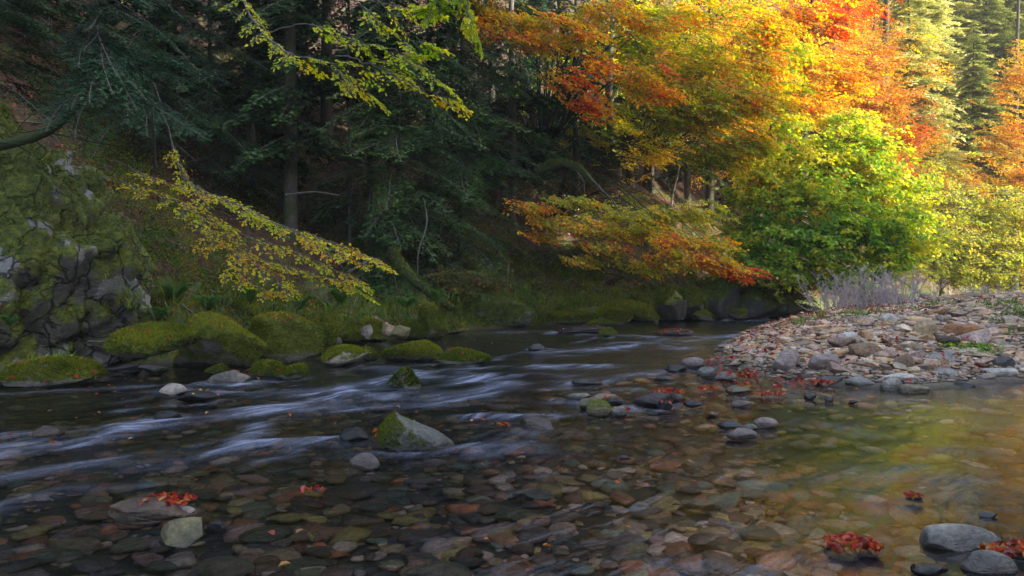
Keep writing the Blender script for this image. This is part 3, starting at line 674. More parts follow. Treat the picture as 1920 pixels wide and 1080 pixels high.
# ------------------------------------------------------------------ loose stone: river bed pebbles, gravel, cobbles
PROTO2 = [rock_verts(500 + k, 2, 9, 0.06, 0.1, 0.0, 0.58, 0.95) for k in range(10)]
PROTO1 = [rock_verts(520 + k, 1, 5, 0.05, 0.1) for k in range(8)]
PROTO3 = [rock_verts(540 + k, 4, 10 + k % 8, 0.06 + 0.01 * (k % 4), 0.10, 0.0, 0.46 + 0.03 * (k % 6), 1.0) for k in range(18)]
PROTO3L = [rock_verts(540 + k, 3, 10 + k % 8, 0.06, 0.10, 0.0, 0.46 + 0.03 * (k % 6), 1.0) for k in range(18)]
def rotz(v, a): c, s = math.cos(a), math.sin(a); return np.stack([v[:, 0] * c - v[:, 1] * s, v[:, 0] * s + v[:, 1] * c, v[:, 2]], 1)
def rotx(v, a): c, s = math.cos(a), math.sin(a); return np.stack([v[:, 0], v[:, 1] * c - v[:, 2] * s, v[:, 1] * s + v[:, 2] * c], 1)
BEDCOL = [(0.24, 0.10, 0.05), (0.22, 0.20, 0.07), (0.09, 0.13, 0.11), (0.30, 0.27, 0.24), (0.20, 0.13, 0.12), (0.10, 0.075, 0.045), (0.15, 0.12, 0.06), (0.07, 0.055, 0.05), (0.13, 0.085, 0.06), (0.18, 0.15, 0.09), (0.10, 0.09, 0.09), (0.20, 0.11, 0.06), (0.12, 0.13, 0.08), (0.26, 0.23, 0.20), (0.05, 0.045, 0.05)]
r = np.random.default_rng(31)
mb = MB(); n = 0
cand = []
for k in range(17000):
    Y = 2.9 + 9.5 * r.random() ** 1.3; X_ = (r.random() - 0.5) * 1.4 * Y
    cand.append((X_, Y))
cand = np.array(cand); cz = tz(cand[:, 0], cand[:, 1])
for (x, y), z in zip(cand, cz):
    if z > 0.0 or n > 6500: continue
    s = 0.04 + 0.20 * r.random() ** 2.4
    v, f = PROTO2[r.integers(10)] if y < 7 else PROTO1[r.integers(8)]
    v = rotz(v * np.array([s * r.uniform(1.0, 1.7), s, s * r.uniform(0.25, 0.45)]), r.uniform(0, 6.3))
    zz = min(z + s * 0.12, -0.035 - s * 0.2)
    c = np.array(BEDCOL[r.integers(len(BEDCOL))]) * r.uniform(0.6, 1.8) * np.array([6.2, 4.6, 3.9])
    mb.add(v + (x, y, zz), f, 0, c); n += 1
tag(mb.build('riverbed_pebbles', M_STONE_T), kind='stuff')

# the gravel bar
BARC = [('pale grey', 0.14), ('grey', 0.14), ('purple grey', 0.16), ('pinkish', 0.22), ('tan', 0.20), ('brown', 0.08), ('olive', 0.05), ('dark grey', 0.03)]
names_ = [c for c, _ in BARC]; pr_ = np.array([p for _, p in BARC]); pr_ /= pr_.sum()
SPECIAL = [  # px, py (foot), w, h, colour, label
    (1826, 634, 78, 27, 'rust', 'orange-brown rectangular slab resting tilted on the gravel bar'), (1838, 650, 50, 34, 'pinkish', 'pale pinkish block below the orange-brown slab'),
    (1770, 678, 74, 22, 'grey', 'long blue-grey rectangular slab beside the clover tuft'), (1632, 668, 64, 26, 'brown', 'large tan-brown angular cobble in the middle of the gravel slope'),
    (1552, 694, 60, 30, 'purple grey', 'rounded purple-brown cobble above the spit'), (1480, 696, 56, 42, 'purple grey', 'rough humped brown boulder on the gravel spit'),
    (1740, 628, 44, 32, 'tan', 'upright two-tone tan cobble near the top of the bar'), (1676, 736, 40, 27, 'grey', 'pale grey stone standing in the pool edge'),
    (1722, 740, 62, 20, 'olive', 'low olive stone with a red leaf at the pool edge'), (1814, 726, 40, 13, 'dark grey', 'smooth dark stone lying in the pool off the bar'),
    (1694, 718, 62, 18, 'pale grey', 'long pale flat stone along the pool edge'), (1620, 724, 62, 18, 'grey', 'long grey flat stone dipping into the pool'),
    (1560, 722, 66, 16, 'dark grey', 'long dark flat slab among red leaves at the pool edge'), (1600, 638, 46, 17, 'pale grey', 'long pale oval cobble on the gravel slope'),
    (1672, 604, 40, 17, 'pale grey', 'whitish long stone near the crest below the bare shrubs'), (1835, 578, 44, 14, 'tan', 'broad tan stone on the crest of the bar'),
    (1700, 692, 40, 30, 'brown', 'dark brown angular cobble above the pool edge'), (1888, 690, 40, 24, 'dark grey', 'dark rounded cobble below the clover tuft'), (1780, 708, 60, 18, 'grey', 'flat grey slab above the pool'), (1880, 706, 64, 16, 'pale grey', 'pale flat slab near the pool')]
placed = []
class_ = []
for k, (a, b, w_, h_, c_, t) in enumerate(SPECIAL):
    p = z_at(a, b); Y = p[1]; w = w_ * Y / F; h = h_ * Y / F
    box = 'slab' in t or 'block' in t
    v, f = rock_verts(600 + k, 4, 16 if box else 9, 0.05, 0.05 if box else 0.15, 0.0, 0.5 if box else 0.66)
    v = v * np.array([w, w * 0.62, h * 1.25])
    if k == 0: v = np.stack([v[:, 0], v[:, 1], v[:, 2] - 0.14 * v[:, 0]], 1)
    m = MB(); m.add(v, f); o = m.build('cobble', M_STONE); o.color = (*STONE_COL[c_], 1)
    o.location = (p[0], Y + 0.25 * w, p[2] + h * 0.42 - 0.02); tag(o, t, 'cobble'); placed.append((p[0], Y + 0.25 * w, w * 0.5))
    ROCKS.append((np.array(o.location), v, f))

r = np.random.default_rng(77)
BIN = max(1, 1)
pts = []
for k in range(80000):
    Y = 9.2 + 24 * r.random() ** 1.6; X_ = r.uniform(3.0, 0.95 * Y)
    pts.append((X_, Y))
pts = np.array(pts); db = d_bar(pts); dL = d_bank(pts)
tongue = np.array([(G(a, b)[0], G(a, b)[1]) for a, b in ((1300, 690), (1345, 722), (1400, 745), (1480, 750), (1560, 730), (1500, 690), (1420, 660), (1350, 655))])
ok = ((db > -0.10) | (inside(pts, tongue) & (r.random(len(pts)) < 0.22))) & (dL < -0.4)
pts = pts[ok]; db = db[ok]
grid = {}
def free(x, y, rad, k=0.74):
    cx, cy = int(x // 0.7), int(y // 0.7)
    for i in range(cx - 1, cx + 2):
        for j in range(cy - 1, cy + 2):
            for (a, b, q) in grid.get((i, j), ()):
                if (a - x) ** 2 + (b - y) ** 2 < (k * (q + rad)) ** 2: return False
    return True
def put(x, y, rad): grid.setdefault((int(x // 0.7), int(y // 0.7)), []).append((x, y, rad))
for a in placed: put(*a)
stones = []
for size_lo, size_hi, num in ((0.26, 0.40, 60), (0.16, 0.25, 620), (0.10, 0.16, 4200), (0.055, 0.10, 7000)):
    c = 0
    sel = r.permutation(len(pts))
    for i in sel:
        if c >= num: break
        x, y = pts[i]; s = r.uniform(size_lo, size_hi) * (0.8 if db[i] < 0.2 else 1.0)
        if size_hi < 0.15 and y > 19: continue
        if free(x, y, s * 0.5, 0.70): put(x, y, s * 0.5); stones.append((s, x, y)); c += 1
stones = [(s, x, y, tz1(x, y)) for s, x, y in stones]
vis = [t for t in stones if abs(t[1] / t[2]) < 0.655]
vis.sort(key=lambda t: -t[0] / t[2])
LAND = [((1826, 620), 'near the orange-brown slab'), ((1600, 585), 'below the purple shrubs'), ((1840, 660), 'near the clover tuft'), ((1430, 650), 'at the spit tip'), ((1640, 690), 'low on the slope'),
        ((1880, 690), 'above the still pool'), ((1700, 600), 'near the bar crest'), ((1480, 720), 'in leaf-choked shallows'), ((1700, 720), 'along the pool edge'), ((1540, 660), 'mid gravel spit'), ((1740, 650), 'mid-slope on the bar'), ((1880, 580), 'on the grassy back')]
lm = [(z_at(a, b)[:2], t) for (a, b), t in LAND]
used_labels = {}
protos = []
for k, (v, f) in enumerate(PROTO3):
    m = MB(); m.add(v, f); protos.append(m.mesh('cobble', M_STONE))
SHP = [('flat', (1.3, 0.95, 0.30)), ('rounded', (1.1, 0.9, 0.56)), ('angular', (1.15, 0.85, 0.48)), ('long', (1.65, 0.75, 0.40))]
def free_name(base, extra):
    t = base
    for e in extra:
        if t not in used_labels: break
        t = base + ' ' + e
    used_labels[t] = 1; return t
N_COB = 275
mb = MB()
meta = []
for k, (s, x, y, z) in enumerate(vis[:N_COB]):
    ci = names_[r.choice(len(names_), p=pr_)]; si = r.integers(4); meta.append((x, y, ci, SHP[si][0], si, s))
mxy = np.array([(a[0], a[1]) for a in meta])
for k, (s, x, y, z) in enumerate(vis + [t for t in stones if abs(t[1] / t[2]) >= 0.655]):
    if k < N_COB:
        _, _, ci, sn, si, _ = meta[k]; pi = r.integers(len(protos))
        sc = np.array(SHP[si][1]) * s
        o = bpy.data.objects.new('cobble', protos[pi]); COL.objects.link(o)
        o.scale = tuple(sc); o.rotation_euler = (r.normal(0, 0.14), r.normal(0, 0.14), r.normal(0, 0.55))
        o.location = (x, y, z + sc[2] * r.uniform(0.22, 0.42)); o.color = (*(np.array(STONE_COL[ci]) * np.array([1.18, 1.02, 0.86]) * r.uniform(0.8, 1.25)), 1)
        pl = min(lm, key=lambda q: np.hypot(*(q[0] - (x, y))))[1]
        sz = 'large' if s > 0.27 else 'small' if s < 0.19 else 'medium'
        dd = np.hypot(*(mxy - (x, y)).T); nb = np.argsort(dd)[1:3]
        e1 = f'by a {meta[nb[0]][2]} one'; e2 = f'by {meta[nb[0]][2]} and {meta[nb[1]][2]}'
        tag(o, free_name(f'{sz} {sn} {ci} cobble {pl}', [e1, e2]), 'cobble', 'cobbles of the gravel bar')
        vw, fw = PROTO3[pi]
        if y < 16: ROCKS.append((np.array(o.location), rotz(vw * sc, o.rotation_euler[2]), fw))
    else:
        v, f = PROTO3L[r.integers(18)] if s > 0.2 else PROTO2[r.integers(10)] if y < 17 else PROTO1[r.integers(8)]
        ci = names_[r.choice(len(names_), p=pr_)]
        v = rotz(rotx(v * np.array(SHP[r.integers(4)][1]) * s, r.normal(0, 0.18)), r.uniform(0, 6.3))
        mb.add(v + (x, y, z + s * r.uniform(0.08, 0.24)), f, 0, np.array(STONE_COL[ci]) * np.array([1.18, 1.02, 0.86]) * r.uniform(0.75, 1.3))
tag(mb.build('small_cobbles', M_STONE_T), kind='stuff')
# fine gravel between
mb = MB(); c = 0
for i in r.permutation(len(pts)):
    x, y = pts[i]
    if y > 17 or c > 5200: continue
    if db[i] < -0.05: continue
    s = r.uniform(0.03, 0.08); v, f = PROTO1[r.integers(8)]
    ci = names_[r.choice(len(names_), p=pr_)]
    mb.add(rotz(v * np.array([1.3, 1, 0.6]) * s, r.uniform(0, 6.3)) + (x, y, tz1(x, y) + s * 0.2), f, 0, np.array(STONE_COL[ci]) * r.uniform(0.6, 1.2)); c += 1
tag(mb.build('gravel', M_STONE_T), kind='stuff')

# ------------------------------------------------------------------ fallen leaves
def leaf_quads(p, nrm, ax, L, Wd, curl=0.0):
    """six-point leaves: p base, ax axis, nrm normal; returns verts (n*6) and quads"""
    b = np.cross(nrm, ax); b /= np.linalg.norm(b, axis=1)[:, None] + 1e-9
    L = L[:, None]; Wd = Wd[:, None]; up = nrm * (0.18 * Wd + curl * L)
    V = np.stack([p, p + ax * L * 0.3 + b * Wd * 0.5 + up, p + ax * L * 0.72 + b * Wd * 0.38 + up * 0.8, p + ax * L, p + ax * L * 0.72 - b * Wd * 0.38 + up * 0.8, p + ax * L * 0.3 - b * Wd * 0.5 + up], 1)
    n = len(p); i = np.arange(n)[:, None] * 6
    Q = np.concatenate([i + np.array([[0, 1, 2, 3]]), i + np.array([[0, 3, 4, 5]])])
    return V.reshape(-1, 3), Q
RED_PAL = [(0.10, 0.012, 0.014), (0.32, 0.02, 0.02), (0.50, 0.04, 0.02), (0.46, 0.12, 0.03), (0.14, 0.06, 0.03)]
DRY_PAL = [(0.07, 0.025, 0.014), (0.20, 0.055, 0.022), (0.34, 0.10, 0.035), (0.42, 0.14, 0.04), (0.16, 0.09, 0.05)]
YEL_PAL = [(0.55, 0.33, 0.03), (0.55, 0.36, 0.04), (0.5, 0.25, 0.03)]
def leaf_mesh(name, P, N, S, pal, seed, mat=None, tilt=0.35, curl=0.12):
    r = np.random.default_rng(seed); n = len(P); P = np.asarray(P, float); N = np.asarray(N, float) + r.normal(0, tilt, (n, 3)); N /= np.linalg.norm(N, axis=1)[:, None]
    ax = np.cross(N, r.normal(size=(n, 3))); ax /= np.linalg.norm(ax, axis=1)[:, None]
    V, Q = leaf_quads(P - ax * np.asarray(S)[:, None] * 0.5, N, ax, np.asarray(S), np.asarray(S) * 0.6, curl)
    m = MB(); m.add(V, Q, 0, np.repeat(palette(pal, r.random(n)), 6, 0)); return m
for pal, nm, pc in ((0, 'fallen_leaves', RED_PAL), (2, 'fallen_yellow_leaves', YEL_PAL)):
    L = [q for q in LITTER_PTS if q[3] == pal]
    if L: tag(leaf_mesh(nm, [q[0] for q in L], [q[1] for q in L], np.array([q[2] for q in L]), pc, 3).build(nm, M_LITTER, smooth=False), kind='stuff')
# leaf litter of the slope
r = np.random.default_rng(99); n = 110000
x = r.uniform(-14, 16, n); y = r.uniform(8, 38, n); P = np.stack([x, y], 1); d = d_bank(P)
den = fbm(np.stack([x * 0.45, y * 0.45, 0 * x], 1), 3, 12)
k = (d > 0.5) & (np.abs(x / y) < 0.68) & (den + r.normal(0, 0.25, n) > np.where((y < 17) & (d > 0.9), -0.2, 0.02)) & (d < 12); x, y = x[k], y[k]
z = tz(x, y); e = 0.1; gxn = (tz(x + e, y) - tz(x - e, y)) / (2 * e); gyn = (tz(x, y + e) - tz(x, y - e)) / (2 * e)
N = np.stack([-gxn, -gyn, np.ones_like(x)], 1); N /= np.linalg.norm(N, axis=1)[:, None]
tag(leaf_mesh('leaf_litter', np.stack([x, y, z + 0.02], 1), N, r.uniform(0.05, 0.10, len(x)), DRY_PAL, 5, tilt=0.5).build('leaf_litter', M_LITTER, smooth=False), kind='stuff')
# leaves on and between the stones of the bar, thick along the shallow edge
n = 5200; x = r.uniform(2.6, 11, n); y = r.uniform(9.2, 24, n); P = np.stack([x, y], 1); b = d_bar(P); it = inside(P, tongue)
w_ = np.where(it, 0.55, np.exp(-np.clip(b, 0, 9) / 1.2) * 0.5 + 0.16) * ((b > -0.15) | it) * np.where((x < 5.6) | (b > 0.6), 1, 0.5)
cl = fbm(np.stack([x * 1.6, y * 1.6, 0 * x], 1), 2, 14)
k = (r.random(n) < w_) & (cl > -0.12); x, y, b = x[k], y[k], b[k]
z = np.maximum(tz(x, y), 0.0) + r.uniform(0.02, 0.12, len(x)) * (b > 0.1) + 0.02
tag(leaf_mesh('stranded_leaves', np.stack([x, y, z], 1), np.tile([0, 0, 1.0], (len(x), 1)), r.uniform(0.06, 0.10, len(x)), RED_PAL, 8, tilt=0.45).build('stranded_leaves', M_LITTER, smooth=False), kind='stuff')
n = 1100; x = r.uniform(-5, 6, n); y = r.uniform(3.2, 18, n); zt = tz(x, y); k = (zt < -0.05) & (np.abs(x / y) < 0.66) & (fbm(np.stack([x * 0.8, y * 0.8, 0 * x], 1), 2, 5) > 0.05); x, y, zt = x[k], y[k], zt[k]
fl_ = r.random(len(x)) < 0.35
tag(leaf_mesh('drifting_leaves', np.stack([x, y, np.where(fl_, 0.02, zt + 0.1)], 1), np.tile([0, 0, 1.0], (len(x), 1)), r.uniform(0.03, 0.06, len(x)), [(0.30, 0.03, 0.02), (0.46, 0.10, 0.02), (0.5, 0.25, 0.03), (0.30, 0.16, 0.06), (0.12, 0.06, 0.03)], 18, tilt=0.2).build('drifting_leaves', M_LITTER, smooth=False), kind='stuff')
# clumps of wet red leaves that read as one thing
CL = [(1600, 1012, 110, 26, 120, 'spiky raft of wet crimson leaves caught on a flat stone in the pool'), (312, 950, 110, 22, 34, 'line of bright red leaves stuck on the half-drowned brown slab'), (1890, 1030, 90, 20, 60, 'red leaf drift behind the long pale-topped boulder'),
      (1262, 622, 66, 9, 60, 'small far clump of red leaves on the low midstream rock'), (1254, 748, 66, 16, 60, 'orange-red leaf heap on the dark slanting riffle stone'), (1330, 745 - 20, 50, 12, 50, 'red leaf drift beside the grey stone of the shallows'),
      (1535, 712, 80, 14, 60, 'scarlet leaf drift on the long dark slab at the pool edge'), (1395, 700, 56, 14, 120, 'red leaf drift caught between stones of the gravel spit'), (1445, 735, 60, 12, 50, 'crimson leaf drift on the outermost stones of the spit'),
      (1165, 766, 34, 9, 24, 'little red leaf cluster beside the tan riffle stone'), (940, 795, 40, 7, 8, 'few orange leaves held by a stone in the rapids'), (585, 918, 70, 8, 7, 'orange leaves and a twig snagged on the shallow bed'), (1715, 930, 36, 7, 10, 'purple-red leaf tuft in the pool'),
      (820, 598, 1, 1, 0, '')]
for k, (a, b, w_, h_, num, t) in enumerate(CL):
    if not num: continue
    p = G(a, b + h_ * 0.5, 0.02); s = p[1] / F
    num = int(num * 1.5); x = np.clip(r.normal(0, 0.24, num), -0.38, 0.38) * w_ * s; y = np.clip(r.normal(0, 0.24, num), -0.4, 0.4) * min(w_ * s * 0.7, h_ * s * 4); z = r.uniform(0, 1, num) * h_ * s * 0.35 * np.exp(-(x / (0.4 * w_ * s)) ** 2) + 0.03
    base = 0.05 if k in (1,) else 0.0 if k != 4 else 0.10
    tag(leaf_mesh('leaf_clump', np.stack([x, y, z], 1), np.tile([0, -0.25, 0.9], (num, 1)), r.uniform(0.035, 0.065, num), RED_PAL[:4] + [(0.40, 0.20, 0.05), (0.10, 0.05, 0.03)], 60 + k, tilt=0.75).build('leaf_clump', M_LITTER, smooth=False), t, 'leaf clump')
    o = bpy.context.scene.objects[-1] if False else [q for q in COL.objects if q.get('label') == t][0]; o.location = (p[0], p[1], base * (1 if b > 700 else 1.6))

# ------------------------------------------------------------------ foliage building blocks (unit sprays, reused by every crown)
def leaf_spray(seed, step=0.075, leaf=0.075, side=0.46, four=False):
    """flat beech-like spray, 1 m along +x: twig polylines and leaf arrays"""
    r = np.random.default_rng(seed); tw = []; P = []; A = []; N = []
    ax = np.array([[t, 0.06 * math.sin(3 * t + seed), -0.10 * t * t] for t in np.linspace(0, 1, 7)]); tw.append((ax, 0.007))
    sgn = 1; t = 0.10
    while t < 1.0:
        b = np.array([np.interp(t, ax[:, 0], ax[:, k]) for k in range(3)])
        ln = side * (1 - 0.62 * t) * r.uniform(0.6, 1.15) + 0.05; an = sgn * math.radians(r.uniform(38, 60))
        d = np.array([math.cos(an), math.sin(an), r.normal(-0.10, 0.10)])
        tip = b + d * ln; mid = (b + tip) / 2 + np.array([0.02, 0, 0.02]); tw.append((np.array([b, mid, tip]), 0.003))
        m = max(2, int(ln / 0.052)); s2 = 1
        for j in range(m):
            q = lerp(b, tip, (j + 0.6) / m); a2 = an + s2 * math.radians(r.uniform(35, 65)) * (0.3 if j == m - 1 else 1)
            P.append(q + r.normal(0, 0.010, 3)); A.append((math.cos(a2), math.sin(a2), r.normal(-0.28, 0.25))); N.append((r.normal(0, 0.38), r.normal(0, 0.38), 1)); s2 = -s2
        sgn = -sgn; t += step * r.uniform(0.8, 1.2)
    P, A, N = map(np.array, (P, A, N)); A /= np.linalg.norm(A, axis=1)[:, None]; N = N - (N * A).sum(1)[:, None] * A; N /= np.linalg.norm(N, axis=1)[:, None]
    S = leaf * r.uniform(0.65, 1.2, len(P))
    return tw, P, A, N, S

def tuft_spray(seed, leaf=0.085):
    """hazel-like: looser, leaves all round the twig and facing outwards"""
    r = np.random.default_rng(seed); tw = []; P = []; A = []; N = []
    ax = np.array([[t, 0.08 * math.sin(2.5 * t + seed), 0.10 * t - 0.25 * t * t] for t in np.linspace(0, 1, 7)]); tw.append((ax, 0.007))
    for t in np.arange(0.1, 1.0, 0.085):
        b = np.array([np.interp(t, ax[:, 0], ax[:, k]) for k in range(3)]); an = r.uniform(-1.2, 1.2); el = r.normal(0.1, 0.35); ln = (0.45 * (1 - 0.5 * t)) * r.uniform(0.5, 1.1)
        tip = b + ln * np.array([math.cos(an), math.sin(an), el]); tw.append((np.array([b, tip]), 0.003))
        for j in range(max(2, int(ln / 0.06))):
            q = lerp(b, tip, (j + 0.7) / max(2, int(ln / 0.06))); a2 = an + r.choice((-1, 1)) * r.uniform(0.5, 1.3)
            P.append(q); A.append((math.cos(a2), math.sin(a2), r.normal(-0.45, 0.35))); N.append((r.normal(0.2, 0.45), r.normal(0, 0.45), 0.8))
    P, A, N = map(np.array, (P, A, N)); A /= np.linalg.norm(A, axis=1)[:, None]; N = N - (N * A).sum(1)[:, None] * A; N /= np.linalg.norm(N, axis=1)[:, None]
    return tw, P, A, N, leaf * r.uniform(0.6, 1.25, len(P))
SPRAYS = [leaf_spray(k) for k in range(7)]
TUFTS = [tuft_spray(20 + k) for k in range(6)]

def frame(d, roll=0.0):
    d = d / np.linalg.norm(d); up = np.array([0, 0, 1.0]); y = np.cross(up, d); y /= np.linalg.norm(y) + 1e-9; z = np.cross(d, y)
    c, s = math.cos(roll), math.sin(roll)
    return np.stack([d, y * c + z * s, z * c - y * s], 1)       # columns

class Crown:
    def __init__(self, seed, pal, clus=0.9, spread=0.16, leafk=1.0, quad=False, bias=0.0):
        self.r = np.random.default_rng(seed); self.P = []; self.A = []; self.N = []; self.S = []; self.pal = pal; self.seed = seed; self.clus = clus; self.spread = spread; self.k = leafk; self.quad = quad
        self.tw = MB(); self.hue = []; self.bias = bias
    def spray(self, base, d, L, roll=0.0, kinds=SPRAYS, twigs=True, keep=1.0, hue=0.0):
        tw, P, A, N, S = kinds[self.r.integers(len(kinds))]
        R = frame(np.asarray(d, float), roll); k = self.r.random(len(P)) < keep
        self.P.append(base + (P[k] * L) @ R.T); self.A.append(A[k] @ R.T); self.N.append(N[k] @ R.T); self.S.append(S[k] * self.k * L ** 0.35); self.hue.append(np.full(k.sum(), hue))
        if twigs:
            for pl, rad in tw: tube(self.tw, base + (pl * L) @ R.T, rad * np.linspace(1, 0.5, len(pl)) * (1.0 if L < 1.3 else 1.3), 3)
    def leaves(self, name='crown', parent=None, mat=None, grad=None):
        P, A, N, S = map(np.concatenate, (self.P, self.A, self.N, self.S)); n = len(P); hue = np.concatenate(self.hue)
        t = 0.5 + self.bias + 0.55 * fbm(P / self.clus, 3, self.seed) + self.r.normal(0, self.spread, n) + hue
        if grad is not None: t = t + grad(P)
        col = palette(self.pal, t) * self.r.uniform(0.75, 1.25, n)[:, None]
        m = MB()
        if self.quad:
            b = np.cross(N, A); S_ = S[:, None]
            V = np.stack([P, P + A * S_ * 0.45 + b * S_ * 0.34 + N * S_ * 0.08, P + A * S_, P + A * S_ * 0.45 - b * S_ * 0.34 + N * S_ * 0.08], 1).reshape(-1, 3)
            m.add(V, np.arange(4 * n).reshape(-1, 4), 0, np.repeat(col, 4, 0))
        else:
            V, Q = leaf_quads(P, N, A, S, S * 0.64, 0.02); m.add(V, Q, 0, np.repeat(col, 6, 0))
        return m

# palettes, from one end of a tree's colour range to the other (leaf reflectance)
ORANGE = [(0.74, 0.08, 0.02), (0.84, 0.22, 0.025), (0.86, 0.40, 0.03), (0.80, 0.52, 0.035), (0.58, 0.50, 0.04), (0.36, 0.42, 0.04)]
GOLD = [(0.70, 0.14, 0.02), (0.78, 0.32, 0.025), (0.74, 0.48, 0.03), (0.56, 0.50, 0.035), (0.40, 0.44, 0.035), (0.25, 0.34, 0.035)]
FLAME = [(0.62, 0.045, 0.02), (0.74, 0.12, 0.02), (0.80, 0.25, 0.025), (0.80, 0.40, 0.03), (0.68, 0.48, 0.035), (0.42, 0.42, 0.03)]
RUST = [(0.42, 0.10, 0.03), (0.52, 0.19, 0.04), (0.58, 0.30, 0.05), (0.55, 0.36, 0.05), (0.42, 0.34, 0.05)]
YELLOW = [(0.22, 0.30, 0.04), (0.38, 0.40, 0.05), (0.56, 0.50, 0.07), (0.62, 0.44, 0.06)]
LIME = [(0.20, 0.36, 0.03), (0.36, 0.50, 0.04), (0.58, 0.64, 0.05), (0.80, 0.68, 0.05), (0.74, 0.42, 0.04)]
GREEN = [(0.06, 0.18, 0.03), (0.12, 0.30, 0.035), (0.24, 0.42, 0.045), (0.42, 0.52, 0.05), (0.60, 0.54, 0.06)]
FERN_D = [(0.02, 0.05, 0.014), (0.045, 0.10, 0.02), (0.09, 0.17, 0.025), (0.26, 0.25, 0.035), (0.30, 0.10, 0.03)]
OLIVE = [(0.09, 0.15, 0.022), (0.17, 0.24, 0.028), (0.30, 0.33, 0.035), (0.46, 0.40, 0.04)]

def broadleaf(name, label, trunk, tr, blobs, pal, seed, L=1.0, bias_d=(0.45, -0.35, -0.22), kinds=SPRAYS, clus=0.9, leafk=1.0, quad=False, cat='tree', bark=None, limbs=9, spread=0.18, grad=None, group=None, twigs=True, keep=0.6, shell=0.1, outw=0.28, bias=0.0, tw_mat=None, roll=0.3):
    """trunk: world points; blobs: (px, py, Y, rx_px, ry_px, rY_m, sprays, hue)"""
    r = np.random.default_rng(seed); trunk = np.asarray(trunk, float)
    o = empty(name, trunk[0], label, cat, group); off = trunk[0]
    tm = MB(); tp = bez(trunk, 14)
    rad = tr * np.linspace(1, 0.35, len(tp)) + tr * 0.5 * np.exp(-np.linspace(0, 1, len(tp)) * 22)
    tube(tm, tp, rad, 10, 0, None, off, 0.12)
    C = Crown(seed, pal, clus, spread, leafk * 1.65, quad, bias); axis_xy = trunk[-1][:2]
    for (px, py, Y, rx, ry, rY, num, hue) in blobs:
        c = W(px, py, Y); R = np.array([rx * Y / F, rY, ry * Y / F])
        for k in range(limbs if num > 30 else max(1, limbs // 3)):
            e = r.normal(size=3); e /= np.linalg.norm(e); tip = c + e * R * 0.8
            j = min(len(tp) - 1, max(2, int(np.argmin(np.abs(tp[:, 2] - (tip[2] - 0.25 * np.hypot(*(tip - tp[-1])[:2]))))))); b = tp[j]
            mid = (b + tip) / 2 + np.array([0, 0, 0.12 * np.linalg.norm(tip - b)]) + r.normal(0, 0.1, 3) * np.linalg.norm(tip - b) * 0.6
            lp = bez([b, mid, tip], 9); rl = min(0.055, tr * 0.36) * r.uniform(0.4, 1.0)
            tube(tm, lp, np.linspace(rl, 0.006, len(lp)), 5, 0, None, off)
        for k in range(num):
            e = r.normal(size=3); e /= np.linalg.norm(e); rr = (shell + (1 - shell) * r.random()) ** 0.5
            p = c + e * R * rr * (1.0 + 0.45 * r.normal())
            d = np.array([e[0], e[1], 0]) * outw + np.array([bias_d[0], bias_d[1], 0]) + np.array([r.normal(0, 0.3), r.normal(0, 0.3), 0])
            d = d / (np.linalg.norm(d) + 1e-6) + np.array([0, 0, bias_d[2] + r.normal(0, 0.16)])
            l = L * r.uniform(0.6, 1.35); C.spray(p - d * l * 0.5, d, l, r.normal(0, roll), kinds, twigs, keep, hue + r.normal(0, 0.17))
    tob = tm.build('trunk', bark or M_BARK, o)
    lm_ = C.leaves(grad=grad); lm_.v = [q - off for q in lm_.v]; lm_.build('crown', M_LEAF, o, smooth=False)
    if twigs and C.tw.v:
        C.tw.v = [q - off for q in C.tw.v]; C.tw.build('twigs', tw_mat or M_TWIG, o)
    return o

